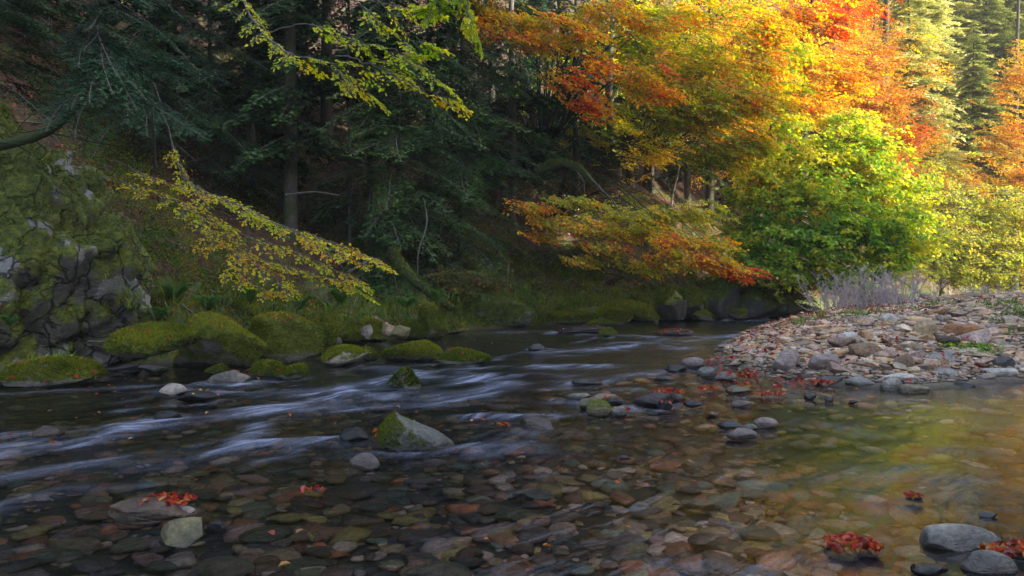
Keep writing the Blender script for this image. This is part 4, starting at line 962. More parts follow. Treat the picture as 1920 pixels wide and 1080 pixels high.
# ------------------------------------------------------------------ conifer building blocks
def conifer_bough(seed, L=1.5, sp=0.055, needle=0.032, nw=0.007, nsp=0.012, sub=True, droop=0.35):
    """one bough along +x: twig tubes (arrays) and needle triangles with a tip factor"""
    r = np.random.default_rng(seed); ax = np.array([[L * t, 0.05 * math.sin(4 * t + seed), 0.10 * t - droop * L * t * t * 0.6 + 0.08 * L * max(0, t - 0.75)] for t in np.linspace(0, 1, 10)])
    segs = []; tubes = [(ax, 0.010)]
    sg = 1; t = 0.14
    while t < 0.99:
        b = np.array([np.interp(t * L, ax[:, 0], ax[:, k]) for k in range(3)]); ln = L * 0.34 * (1 - 0.75 * abs(t - 0.30) ** 0.9) * (1.12 - t) * r.uniform(0.65, 1.1) + 0.06
        an = sg * math.radians(r.uniform(48, 64)); d = np.array([math.cos(an), math.sin(an), r.normal(-0.22, 0.08)]); tip = b + d * ln - np.array([0, 0, 0.10 * ln])
        segs.append((b, tip, t)); tubes.append((np.array([b, tip]), 0.003))
        if sub:
            q = 0.06; s2 = 1
            while q < ln - 0.03:
                bb = lerp(b, tip, q / ln); l2 = min(0.16, (ln - q) * 0.55 + 0.03); a2 = an + s2 * math.radians(50)
                segs.append((bb, bb + l2 * np.array([math.cos(a2), math.sin(a2), r.normal(-0.25, 0.12)]), t)); q += 0.05; s2 = -s2
        sg = -sg; t += sp / L * r.uniform(0.8, 1.2)
    segs.append((ax[-3], ax[-1], 1.0))
    P = []; D = []; T = []
    for b, e, tt in segs:
        l = np.linalg.norm(e - b); m = max(3, int(l / nsp)); ts = (np.arange(m) + r.random(m)) / m; dr = (e - b) / l
        side = np.cross(dr, [0, 0, 1.0]); side /= np.linalg.norm(side) + 1e-9; upv = np.cross(side, dr)
        sgn = np.where(np.arange(m) % 2 == 0, 1, -1)[:, None]; fw = r.uniform(0.3, 0.8, m)[:, None]
        dd = side * sgn + dr * fw + upv * r.normal(0.12, 0.3, m)[:, None]; dd /= np.linalg.norm(dd, axis=1)[:, None]
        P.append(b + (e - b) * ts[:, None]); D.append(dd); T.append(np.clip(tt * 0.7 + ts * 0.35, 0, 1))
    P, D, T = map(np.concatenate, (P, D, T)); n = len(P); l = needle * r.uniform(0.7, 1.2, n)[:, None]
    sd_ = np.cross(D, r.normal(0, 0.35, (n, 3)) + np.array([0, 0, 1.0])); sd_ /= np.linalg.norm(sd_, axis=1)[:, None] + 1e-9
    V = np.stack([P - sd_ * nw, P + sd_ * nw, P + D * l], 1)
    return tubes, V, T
NEAR_B = [conifer_bough(k, 1.5, droop=0.30 + 0.1 * (k % 3)) for k in range(5)]
MID_B = [conifer_bough(40 + k, 1.5, 0.075, 0.050, 0.014, 0.026, True, 0.4) for k in range(5)]
FAR_B = [conifer_bough(80 + k, 1.5, 0.11, 0.11, 0.040, 0.060, True, 0.45) for k in range(5)]
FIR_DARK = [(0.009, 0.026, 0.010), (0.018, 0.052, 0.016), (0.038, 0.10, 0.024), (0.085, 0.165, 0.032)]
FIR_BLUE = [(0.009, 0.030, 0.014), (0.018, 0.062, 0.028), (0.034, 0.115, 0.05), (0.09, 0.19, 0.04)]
FIR_LIT = [(0.08, 0.12, 0.03), (0.26, 0.31, 0.07), (0.52, 0.54, 0.16), (0.80, 0.76, 0.34)]  # sun glare on the far conifers, painted in as pale needle colour

class Firs:
    def __init__(self, seed, pal): self.r = np.random.default_rng(seed); self.V = []; self.T = []; self.tw = MB(); self.pal = pal; self.seed = seed; self.hue = []
    def bough(self, base, d, sc, kinds, roll=0.0, twigs=True, hue=0.0):
        tubes, V, T = kinds[self.r.integers(len(kinds))]; R = frame(np.asarray(d, float), roll)
        self.V.append(base + (V.reshape(-1, 3) * sc) @ R.T); self.T.append(T); self.hue.append(np.full(len(T), hue))
        if twigs:
            for pl, rad in tubes: tube(self.tw, base + (pl * sc) @ R.T, np.linspace(rad, rad * 0.4, len(pl)) * sc ** 0.5, 3)
    def finish(self, o, off, bark=None):
        V = np.concatenate(self.V); T = np.concatenate(self.T); h = np.concatenate(self.hue); n = len(T); m = MB()
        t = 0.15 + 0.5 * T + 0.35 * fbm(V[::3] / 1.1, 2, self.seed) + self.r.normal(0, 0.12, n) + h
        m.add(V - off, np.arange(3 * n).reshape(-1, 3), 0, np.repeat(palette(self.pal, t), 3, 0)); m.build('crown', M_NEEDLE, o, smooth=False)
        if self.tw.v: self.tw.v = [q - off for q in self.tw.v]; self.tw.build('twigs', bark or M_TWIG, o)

def conifer(name, label, base, height, tr, pal, seed, kinds, low=0.15, n=60, blen=1.8, lean=(0, 0), group=None, bark=None, dead=0, twigs=True, trunk=None, el=-0.28, only=None, cat='tree', hue=0.0):
    r = np.random.default_rng(seed); base = np.asarray(base, float); o = empty(name, base, label, cat, group)
    tp = bez(trunk, 16) if trunk is not None else np.array([base + np.array([lean[0] * t, lean[1] * t, height * t]) + np.array([0.04 * math.sin(5 * t + seed), 0, 0]) for t in np.linspace(-0.03, 1, 18)])
    tm = MB(); rad = tr * np.linspace(1, 0.12 if trunk is None else 0.5, len(tp)); rad[0] *= 1.35; tube(tm, tp, rad, 9, 0, None, base, 0.12)
    Fi = Firs(seed, pal)
    for k in range(n):
        t = low + (1 - low) * (k + r.random()) / n; q = t * (len(tp) - 1); i = min(int(q), len(tp) - 2); p = lerp(tp[i], tp[i + 1], q - i)
        an = r.uniform(0, 2 * math.pi) if only is None else r.uniform(*only)
        l = blen * (1.05 - t if trunk is None else 1.0) * r.uniform(0.7, 1.15) + 0.25
        Fi.bough(p, (math.cos(an), math.sin(an), el + r.normal(0, 0.12)), l / 1.5, kinds, r.normal(0, 0.15), twigs, hue + r.normal(0, 0.06))
    for k in range(dead):
        q = r.uniform(0.03, 0.6) * (len(tp) - 1); p = tp[int(q)]; an = r.uniform(0, 6.3); l = r.uniform(0.4, 1.5)
        e = p + l * np.array([math.cos(an), math.sin(an), r.uniform(-0.5, 0.1)]); md = (p + e) / 2 + r.normal(0, 0.08, 3)
        tube(tm, bez([p, md, e], 6), np.linspace(0.012, 0.003, 7), 4, 0, None, base)
        for q2 in (0.4, 0.7):
            b2 = lerp(p, e, q2); tube(tm, np.array([b2, b2 + r.normal(0, 0.25, 3) * l * 0.5 + (0, 0, -0.1)]), (0.006, 0.002), 3, 0, None, base)
    tm.build('trunk', bark or M_BARK, o); Fi.finish(o, base); return o

def copy_tree(root, loc, rz, sc, label, group=None):
    def cp(o, parent):
        c = o.copy(); COL.objects.link(c)
        if parent is not None: c.parent = parent
        for ch in [q for q in COL.objects if q.parent == o and q is not c]: cp(ch, c)
        return c
    c = cp(root, None); c.location = tuple(float(x) for x in loc); c.rotation_euler = (0, 0, rz); c.scale = (sc, sc, sc); c['label'] = label
    if group: c['group'] = group
    return c
def ground_at(px, Y): x = (px - 960) / F * Y; return np.array([x, Y, tz1(x, Y)])

# ------------------------------------------------------------------ trees of the shaded bank
# curved trunk on top of the cliff
T0 = [W(-60, 285, 10.9), W(60, 258, 10.9), W(120, 222, 10.9), W(165, 160, 10.9), W(182, 90, 10.9), W(180, 20, 10.9), W(172, -120, 10.9)]
o = conifer('spruce_tree', 'crooked young spruce whose mossy trunk sweeps out of the cliff top and bends upright', T0[0], 3, 0.075, FIR_BLUE, 301, NEAR_B, low=0.45, n=24, blen=1.6, trunk=T0, dead=26, el=-0.30, only=(-1.5, 0.5), bark=M_BARK_MOSS)
# boughs hanging in from trees above the cliff
T1 = [W(-40, 330, 13.2), W(-30, 100, 13.2), W(-10, -150, 13.2), W(0, -420, 13.2)]
conifer('spruce_tree', 'dark spruce above the cliff with long boughs drooping over the ledge', T1[0], 5, 0.16, FIR_DARK, 303, NEAR_B, low=0.25, n=44, blen=2.4, trunk=T1, dead=16, el=-0.22, only=(-1.4, 0.6))
b = z_at(396, 348); Y2 = b[1]; T2 = [b - (0, 0, 0.2), W(395, 300, Y2), W(394, 120, Y2), W(392, -100, Y2), W(392, -350, Y2)]
conifer('spruce_tree', 'slim straight spruce with blue-green bough tips on the slope behind the drooping yellow branch', b, 7, 0.07, FIR_BLUE, 305, NEAR_B, low=0.22, n=44, blen=2.3, trunk=T2, dead=40, el=-0.30, only=(-2.6, 0.6), bark=M_BARK)
b = z_at(250, 300); Y3 = b[1]; T3 = [b - (0, 0, 0.2), W(256, 180, Y3), W(268, 40, Y3), W(270, -200, Y3)]
conifer('spruce_tree', 'thin spruce pole with many bare dead twigs and teal tips beside the crooked one', b, 6, 0.04, FIR_BLUE, 307, NEAR_B, low=0.2, n=30, blen=2.0, trunk=T3, dead=60, el=-0.36, only=(-1.8, 0.3), bark=M_BARK)

# slender conifers in the middle
BY = [520, 500, 470, 480, 340, 500]
for k, (px, Y, tr, lab, n_, bk, hue, dead) in enumerate([
        (748, 21.5, 0.085, 'pale-barked slender spruce with ragged green boughs over the undercut bank', 46, M_BARK_PALE, 0.16, 44),
        (812, 23.0, 0.13, 'dark stout spruce trunk behind the pale-barked slender one', 34, M_BARK, 0.0, 30), (700, 23.5, 0.08, 'thin dark spruce pole uphill of the pale-barked slender one', 26, M_BARK, 0.0, 34),
        (662, 21.0, 0.05, 'very thin bare-stemmed spruce with few low twigs', 14, M_BARK_PALE, 0.0, 26), (925, 25.5, 0.16, 'grey-trunked spruce among the dark boughs left of the leaning beech', 34, M_BARK, 0.05, 20),
        (868, 22.0, 0.09, 'spruce with fresh green layered boughs reaching over the rocks', 52, M_BARK, 0.26, 24)]):
    b = z_at(px - 6, BY[k]); Y = b[1]; top = W(px + rng.uniform(-10, 10), -260, Y); T = [b - (0, 0, 0.3), lerp(b, top, 0.35) + (rng.uniform(-0.05, 0.05), 0, 0), lerp(b, top, 0.7), top]
    conifer('spruce_tree', lab, b, 8, tr, FIR_DARK, 320 + k, MID_B, low=0.03 if k in (0, 5) else 0.12, n=int(n_ * 1.7), blen=2.6, trunk=T, dead=dead, el=-0.32, only=(-2.8, 0.2) if k in (0, 5) else None, bark=bk, hue=hue)
# dark forest further up the slope
r = np.random.default_rng(17)
mom = []
for k in range(3):
    b = np.array([0, 0, 0.0])
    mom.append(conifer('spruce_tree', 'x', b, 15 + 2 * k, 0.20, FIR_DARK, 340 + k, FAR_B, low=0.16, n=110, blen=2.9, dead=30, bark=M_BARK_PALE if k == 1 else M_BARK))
spots = [(-60, 19), (90, 22), (200, 25), (300, 21.5), (470, 24), (545, 21), (610, 27), (560, 31), (720, 29), (850, 31), (960, 30), (1080, 33), (1180, 36), (1290, 38), (400, 30), (150, 32), (0, 28), (1000, 38), (1400, 41), (1510, 44)]
DESC = ['dark spruce high above the cliff', 'dense spruce on the slope over the crooked tree', 'tall spruce behind the thin dead-twigged pole', 'dark spruce close behind the slim straight one', 'spruce between the drooping branch and the pale pole', 'spruce standing over the leaf-littered slope', 'grey spruce uphill in deep shade', 'spruce deep in the shade higher on the slope', 'straight spruce trunk far behind the pale-barked one', 'spruce far behind the dark stout trunk',
        'spruce behind the grey-trunked one', 'spruce behind the leaning beech', 'spruce uphill of the leaning beech', 'spruce behind the thin yellowish sapling', 'tall spruce high behind the slim straight one', 'topmost spruce above the cliff slope', 'spruce on the skyline slope over the cliff', 'distant spruce over the leaning beech', 'distant spruce behind the golden crown', 'distant spruce behind the flame-red crown']
for k, (px, Y) in enumerate(spots):
    p = ground_at(px, Y); p[2] -= 0.3; rz = r.uniform(0, 6.3); sc = r.uniform(0.75, 1.15)
    if k < 3: o = mom[k]; o.location = tuple(p); o.rotation_euler = (0, 0, rz); o['label'] = DESC[k]; o['group'] = 'dark spruces up the slope'
    else: copy_tree(mom[k % 3], p, rz, sc, DESC[k], 'dark spruces up the slope')

# ------------------------------------------------------------------ autumn trees
def bough_tree(name, label, lines, pal, seed, r0=0.03, L=0.55, step=0.16, leafk=1.0, kinds=SPRAYS, clus=0.5, bias=0.0, drop=-0.15, cat='tree', spread=0.16, start=0.15, hues=None, ang=42, bark=None, root=None, keep=1.0):
    """a tree known by its overhanging boughs: lines of (px, py, Y); root = its trunk (world points)"""
    r = np.random.default_rng(seed); L0 = [np.array([W(*q) for q in ln]) for ln in lines]
    off = L0[0][0] if root is None else np.asarray(root[0], float); o = empty(name, off, label, cat); tm = MB(); C = Crown(seed, pal, clus, spread, leafk, False, bias)
    if root is not None: tube(tm, bez(root, 14), np.linspace(r0 * 1.7, r0 * 1.0, len(bez(root, 14))), 9, 0, None, off, 0.1)
    for i, ln in enumerate(L0):
        bp = bez(ln, 26); bp = bp + 0.012 * r.normal(size=bp.shape); tube(tm, bp, np.linspace(r0 * (1.0 if i == 0 else 0.55), 0.004, len(bp)), 5, 0, None, off)
        seg = np.linalg.norm(np.diff(bp, axis=0), axis=1); cu = np.concatenate([[0], np.cumsum(seg)]); tot = cu[-1]; sg = 1; t = start * tot
        while t <= tot:
            b = np.array([np.interp(t, cu, bp[:, k]) for k in range(3)]); j = min(np.searchsorted(cu, t), len(bp) - 1); d = bp[j] - bp[max(j - 2, 0)]; d /= np.linalg.norm(d) + 1e-9
            a = sg * math.radians(r.uniform(ang - 14, ang + 14)); dh = np.array([d[0] * math.cos(a) - d[1] * math.sin(a), d[0] * math.sin(a) + d[1] * math.cos(a), d[2] * 0.7 + drop + r.normal(0, 0.10)])
            fr = t / tot
            C.spray(b, dh, L * r.uniform(0.6, 1.25) * (1.1 - 0.35 * fr), r.normal(0, 0.25), kinds, True, keep, (hues[i] if hues else 0) * 1.0 + r.normal(0, 0.06)); sg = -sg; t += step * r.uniform(0.7, 1.3)
        C.spray(bp[-1], bp[-1] - bp[-3], L * 0.8, 0, kinds, True, 1.0, hues[i] if hues else 0)
    tm.build('trunk', bark or M_TWIG, o); m = C.leaves(); m.v = [q - off for q in m.v]; m.build('crown', M_LEAF, o, smooth=False)
    C.tw.v = [q - off for q in C.tw.v]; C.tw.build('twigs', M_TWIG, o); return o

# the drooping yellow-green bough over the left bank
g_ = z_at(300, 400)
bough_tree('hazel_tree', 'slender tree drooping long yellow-green leafy boughs towards the mossy boulders', [
    [(300, 190, 11.6), (345, 330, 11.2), (420, 372, 10.8), (520, 420, 10.5), (610, 462, 10.3), (695, 496, 10.1)],
    [(215, 300, 11.2), (290, 335, 11.0), (380, 362, 10.8), (470, 402, 10.6)],
    [(345, 332, 11.2), (380, 400, 10.9), (450, 440, 10.6), (560, 475, 10.4), (655, 520, 10.2)],
    [(190, 330, 11.2), (260, 352, 11.0), (330, 380, 10.8), (400, 420, 10.6)],
    [(360, 380, 11.0), (410, 450, 10.7), (500, 490, 10.5), (600, 515, 10.3), (660, 540, 10.2)],
    [(340, 400, 10.9), (390, 450, 10.7), (440, 475, 10.5), (520, 520, 10.3)],
    [(400, 480, 10.6), (440, 505, 10.5), (500, 545, 10.4)], [(520, 420, 10.5), (600, 445, 10.4), (680, 478, 10.2)]],
    LIME, 401, 0.014, 0.44, 0.17, 0.98, clus=0.35, bias=0.14, drop=-0.12, root=[g_, lerp(g_, W(280, 200, 11.8), 0.5), W(285, 165, 11.8), W(300, 190, 11.6)], hues=[0, 0.05, 0.05, -0.05, 0.12, 0.05, 0.15, 0.1], keep=0.46)
# large-leaved lime-green boughs reaching in from above
g_ = np.array([-12.5, 11.5, tz1(-12.5, 11.5)])
bough_tree('hazel_tree', 'tree reaching in from above with large bright lime leaves against the dark wood', [
    [(400, -90, 11.5), (500, 70, 9.6), (600, 114, 9.2), (690, 118, 9.0), (745, 112, 8.9)], [(500, 60, 9.6), (580, 45, 9.2), (660, 75, 9.0), (740, 95, 8.9), (820, 150, 8.8)],
    [(630, 100, 9.1), (720, 130, 8.9), (790, 165, 8.8), (835, 180, 8.8)], [(600, 114, 9.2), (640, 140, 9.1), (690, 170, 9.0)], [(630, -30, 9.4), (700, 30, 9.1), (750, 70, 9.0), (790, 80, 8.9)], [(690, 0, 9.2), (740, 10, 9.1), (780, 20, 9.0)]],
    LIME, 403, 0.014, 0.42, 0.18, 1.05, clus=0.3, bias=0.0, drop=-0.2, root=[g_, g_ + (0.3, 0, 3.5), W(150, -260, 12.0), W(400, -90, 11.5)], hues=[0, 0, 0.1, 0, 0, 0], start=0.3, keep=0.42)
bough_tree('beech_tree', 'low twig tip with a few big lime leaves hanging in front of the red boughs', [[(840, -120, 6.4), (868, -20, 6.3), (880, 30, 6.2), (892, 62, 6.2)], [(840, -100, 6.4), (822, -10, 6.3), (815, 15, 6.3)]], LIME, 405, 0.008, 0.22, 0.10, 1.0, bias=-0.05, drop=-0.4, start=0.15, keep=0.55,
           root=[(-9.0, 5.0, tz1(-9.0, 5.0)), (-7.5, 5.4, 5.5), (-3.5, 6.2, 6.6), W(840, -120, 6.4)])

# leaning beech with the red boughs
b = z_at(1008, 322)
YB = b[1]
broadleaf('beech_tree', 'leaning dark beech trunk with airy scarlet and orange boughs above the fallen mossy log', [b - (0, 0, 0.3), W(1020, 270, YB), W(1042, 200, YB), W(1060, 120, YB), W(1056, 40, YB), W(1035, -160, YB)], 0.42,
          [(920, 18, 23.0, 60, 12, 1.2, 34, 0.25), (1000, 40, 23.0, 75, 14, 1.2, 44, 0.12), (985, 78, 22.8, 60, 10, 1.0, 22, 0.0), (1080, 70, 23.2, 60, 12, 1.0, 26, 0.1), (1075, 150, 23.0, 50, 10, 1.0, 16, -0.22), (1100, 195, 23.2, 44, 10, 1.0, 16, -0.18), (1130, 14, 23.6, 70, 14, 1.2, 34, 0.1), (1200, 42, 23.6, 60, 14, 1.0, 34, 0.08),
           (1190, 140, 23.0, 50, 9, 0.8, 22, 0.0), (1225, 170, 23.0, 44, 9, 0.8, 20, -0.05), (1120, 118, 23.2, 36, 7, 0.6, 12, -0.2), (900, 55, 22.6, 26, 16, 0.8, 10, -0.05)], FLAME, 411, L=1.0, bias_d=(0.8, -0.25, -0.36), leafk=0.95, bark=M_BARK_DARK, limbs=9, clus=0.6, bias=0.14, outw=0.15, keep=0.5)
# broad golden beech
b = z_at(1215, 350)
YG = b[1]
broadleaf('beech_tree', 'broad golden-yellow beech with layered drooping sprays in front of the shaded slope', [b - (0, 0, 0.3), W(1217, 260, YG), W(1225, 120, YG), W(1240, -40, YG), W(1250, -240, YG)], 0.24,
          [(1290, 24, 27, 130, 30, 2.0, 100, 0.08), (1200, 90, 27.5, 90, 50, 1.6, 90, 0.42), (1330, 120, 26.5, 120, 40, 1.8, 120, 0.0), (1400, 190, 26.2, 90, 34, 1.6, 105, 0.0), (1290, 210, 26.8, 110, 45, 1.6, 140, 0.22), (1400, 270, 26, 70, 40, 1.3, 95, 0.1), (1330, 290, 26.3, 70, 26, 1.2, 60, 0.25),
           (1440, 120, 27.5, 70, 60, 1.6, 100, -0.22), (1230, 170, 27.5, 80, 40, 1.5, 80, 0.35), (1440, 60, 28, 70, 50, 1.6, 90, -0.15)], GOLD, 413, L=1.0, bias_d=(0.75, -0.3, -0.34), leafk=1.0, bark=M_BARK_PALE, clus=0.6, bias=0.10, spread=0.22, keep=0.48)
# lower orange bough over the water
b = z_at(1040, 420)
broadleaf('beech_tree', 'low spreading beech whose orange and red bough hangs far out over the dark undercut bank', [b - (0, 0, 0.2), W(1035, 385, b[1] - 0.2), W(1075, 375, b[1] - 0.8), W(1150, 388, b[1] - 1.6)], 0.09,
          [(1000, 388, 23.4, 46, 9, 0.8, 26, -0.1), (1030, 412, 23.2, 46, 10, 0.9, 26, 0.0), (1010, 440, 23.3, 30, 8, 0.6, 14, -0.15), (1085, 378, 23, 55, 8, 0.8, 24, 0.32), (1110, 425, 22.7, 60, 10, 0.9, 36, 0.16), (1130, 462, 22.5, 50, 9, 0.9, 28, 0.08), (1190, 402, 22.6, 70, 9, 0.9, 40, 0.3), (1210, 432, 22.2, 76, 11, 1.0, 52, 0.2),
           (1290, 455, 21.8, 66, 11, 1.0, 50, 0.08), (1270, 482, 21.8, 50, 9, 1.0, 32, 0.05), (1335, 488, 21.4, 50, 11, 0.8, 48, -0.15), (1375, 506, 21.2, 34, 9, 0.6, 30, -0.36), (1095, 488, 22.4, 46, 7, 0.7, 20, 0.12), (1210, 498, 22, 44, 8, 0.7, 22, 0.15), (1275, 400, 22.6, 66, 8, 0.8, 32, 0.36)], ORANGE, 415, L=0.75, bias_d=(0.85, -0.35, -0.36), leafk=0.92, bark=M_BARK_MOSS, limbs=5, clus=0.5, bias=0.12, keep=0.5)
# thin olive understorey behind
b = z_at(1160, 330)
broadleaf('beech_tree', 'thin-leaved olive-green beech in the half shade behind the leaning trunk', [b - (0, 0, 0.3), W(1142, 200, 31), W(1150, 20, 31), W(1150, -150, 31)], 0.18,
          [(1140, 240, 34.5, 100, 60, 1.8, 150, 0.1), (1085, 230, 34, 60, 60, 1.5, 110, 0.0), (1070, 120, 34, 60, 60, 1.5, 80, 0.0), (1230, 290, 33, 80, 40, 1.5, 70, 0.35), (1120, 110, 34, 100, 60, 1.6, 90, 0.35), (975, 170, 36, 40, 60, 1.5, 50, -0.15)], LIME, 417, L=1.0, bias_d=(0.6, -0.4, -0.25), bark=M_BARK_PALE, quad=True, twigs=False)
# flame crown
b = ground_at(1500, 34)
broadleaf('beech_tree', 'flame-red and orange beech crown rising behind the green hazel', [b - (0, 0, 0.3), W(1505, 250, 34), W(1510, 60, 33.6), W(1520, -200, 33)], 0.28,
          [(1480, 30, 32, 90, 40, 2.2, 120, -0.05), (1570, 40, 32.5, 60, 50, 2.0, 90, -0.2), (1510, 120, 31.6, 90, 40, 2.0, 110, 0.1), (1580, 150, 32.5, 60, 50, 2.0, 90, 0.18), (1500, 200, 31.5, 80, 34, 1.8, 90, 0.12), (1600, -10, 33, 60, 40, 1.8, 60, -0.1)], FLAME, 419, L=1.05, bias_d=(0.6, -0.4, -0.34), quad=True, twigs=True, clus=0.7, spread=0.25)
b = ground_at(1440, 31)
broadleaf('hazel_tree', 'small spring-green tree showing through the orange crowns', [b - (0, 0, 0.3), W(1442, 300, 31), W(1455, 160, 30.6), W(1465, 90, 30.4)], 0.08,
          [(1465, 95, 30.3, 45, 30, 1.0, 70, 0.1), (1450, 150, 30.3, 40, 26, 0.9, 50, 0.0)], GREEN, 421, L=0.9, kinds=TUFTS, leafk=1.1, quad=True, twigs=False)
# rust beech catching the sun
b = ground_at(1650, 42)
broadleaf('beech_tree', 'sunlit rust-orange beech with feathery drooping sprays beside the pale conifers', [b - (0, 0, 0.3), W(1655, 300, 42), W(1660, 100, 41.5), W(1665, -120, 41)], 0.3,
          [(1640, 110, 39, 40, 50, 2.0, 120, 0.0), (1655, 190, 38.5, 60, 50, 2.2, 190, 0.0), (1695, 270, 38, 50, 45, 2.0, 160, -0.1), (1630, 270, 38, 60, 50, 2.0, 140, 0.2), (1660, 330, 37.5, 70, 36, 2.0, 130, -0.15), (1600, 150, 39, 50, 50, 2, 120, 0.25)], RUST, 423, L=1.2, bias_d=(-0.6, -0.4, -0.35), leafk=1.05, quad=True, twigs=False, clus=1.4)
# green hazel at the bend
b = ground_at(1580, 30.5)
broadleaf('hazel_tree', 'big rounded green hazel bush leaning over the river bend', [b - (0, 0, 0.2), W(1578, 480, 29.8), W(1575, 390, 29.4), W(1572, 280, 29.2)], 0.10,
          [(1565, 290, 28.8, 75, 55, 1.5, 120, 0.18), (1630, 350, 28.6, 60, 50, 1.4, 100, 0.22), (1510, 370, 28.2, 90, 50, 1.6, 150, 0.05), (1610, 430, 27.8, 90, 60, 1.7, 190, -0.02), (1500, 450, 27.6, 100, 45, 1.6, 150, -0.10), (1560, 515, 27.4, 120, 28, 1.5, 120, 0.05), (1430, 490, 27.2, 60, 35, 1.2, 70, 0.0), (1660, 480, 28, 50, 45, 1.3, 80, -0.05), (1385, 505, 27.2, 60, 12, 0.8, 40, 0.1), (1395, 375, 28, 50, 12, 0.8, 30, 0.2), (1475, 235, 29, 40, 14, 0.8, 26, 0.3), (1590, 228, 29.4, 40, 18, 0.8, 30, 0.3), (1710, 350, 28.8, 36, 14, 0.8, 26, 0.35), (1715, 460, 28.2, 36, 14, 0.8, 26, 0.3), (1430, 330, 28.6, 60, 40, 1.2, 70, 0.22), (1690, 410, 28.4, 50, 50, 1.2, 80, 0.25), (1640, 270, 29, 50, 36, 1.2, 60, 0.3), (1390, 450, 27.8, 50, 36, 1.1, 60, 0.05), (1480, 290, 29, 60, 36, 1.2, 60, 0.25), (1420, 410, 27.8, 60, 40, 1.2, 60, 0.0)],
          GREEN, 425, L=0.95, bias_d=(0.35, -0.55, -0.12), kinds=TUFTS, leafk=1.1, cat='bush', limbs=12, clus=0.7, spread=0.2, bias=0.13)
# yellow bushes behind the bar
for k, (px, Y, lab, blobs, pal) in enumerate([
        (1760, 38, 'tall yellow-green willow bush behind the bare purple shrubs', [(1730, 350, 37, 60, 45, 1.6, 110, 0.0), (1770, 440, 36.5, 70, 55, 1.7, 150, 0.05), (1720, 470, 36, 50, 50, 1.4, 100, -0.1), (1790, 510, 36.4, 70, 24, 1.4, 80, -0.1)], YELLOW),
        (1850, 39, 'rounded lemon-yellow bush on the far side of the gravel bar', [(1850, 400, 37.6, 70, 55, 1.8, 150, 0.1), (1860, 470, 37, 80, 50, 1.8, 170, 0.15), (1830, 520, 36.8, 80, 22, 1.5, 80, 0.0)], YELLOW),
        (1925, 38, 'orange-yellow bush standing farthest right behind the gravel bar', [(1920, 420, 36.8, 60, 60, 1.7, 120, 0.3), (1920, 500, 36.4, 60, 36, 1.6, 100, 0.2), (1990, 440, 37, 70, 80, 2, 100, 0.1)], YELLOW)]):
    b = ground_at(px, Y); broadleaf('willow_bush', lab, [b - (0, 0, 0.2), b + (0.1, 0, 1.2), b + (0.0, -0.2, 2.6)], 0.08, blobs, pal, 431 + k, L=0.95, bias_d=(0.2, -0.5, -0.1), bias=-0.28, kinds=TUFTS, leafk=0.95, quad=True, twigs=True, cat='bush', clus=1.0, spread=0.2)
b = ground_at(1900, 46)
broadleaf('beech_tree', 'glowing orange tree at the edge of the sunlit conifers', [b - (0, 0, 0.3), W(1905, 350, 46), W(1905, 150, 46), W(1910, 0, 46)], 0.2, [(1905, 140, 44, 30, 70, 2, 90, 0.1), (1890, 260, 44, 45, 60, 2, 130, 0.15), (1915, 330, 44, 45, 40, 2, 90, 0.2)], RUST, 441, L=1.2, quad=True, twigs=False, bias_d=(0.2, -0.5, -0.3), leafk=1.1)
# shaded understorey shrubs on the slope behind the low bough
for k, (px, py, lab, blobs, pal) in enumerate([
        (1085, 500, 'dark green shrub filling the slope behind the low orange bough', [(1080, 470, 29.2, 50, 26, 1.0, 60, 0.0), (1120, 490, 28.6, 46, 22, 1.0, 46, 0.1), (1040, 490, 28.6, 46, 22, 1.0, 46, -0.1)], FERN_D),
        (1260, 420, 'olive shrub in the gap behind the thin sapling', [(1240, 400, 33, 50, 24, 1.0, 46, 0.1), (1310, 400, 33, 50, 26, 1.0, 50, 0.0), (1190, 380, 33, 44, 20, 1.0, 36, 0.2)], OLIVE),
        (1440, 560, 'leafy shrub trailing over the dark rocks at the bend', [(1440, 540, 28.6, 46, 20, 0.9, 50, 0.1), (1490, 550, 28.6, 40, 18, 0.9, 40, 0.2), (1390, 545, 28.0, 36, 16, 0.8, 30, 0.0)], FERN_D),
        (860, 560, 'low mixed shrub in the dark gap above the huge mossy slab', [(850, 530, 21.5, 40, 24, 0.7, 40, 0.0), (900, 520, 21.8, 40, 20, 0.7, 34, 0.1)], FERN_D)]):
    b = z_at(px, py); broadleaf('understorey_shrub', lab, [b - (0, 0, 0.2), b + (0, 0, 0.5), b + (0.1, -0.1, 1.0)], 0.04, blobs, pal, 470 + k, L=0.75, bias_d=(0.3, -0.4, -0.15), leafk=0.8, quad=True, twigs=True, cat='shrub', limbs=5, clus=0.6, outw=0.6)
# sapling
b = z_at(1258, 388)
broadleaf('sapling_tree', 'thin yellowish sapling stem standing in front of the dark slope', [b - (0, 0, 0.2), W(1262, 360, b[1]), W(1272, 320, b[1]), W(1282, 230, b[1]), W(1290, 120, b[1])], 0.055, [(1290, 230, 27, 50, 18, 0.8, 20, 0.3)], ORANGE, 443, L=0.8, bark=M_BARK_PALE, limbs=4)
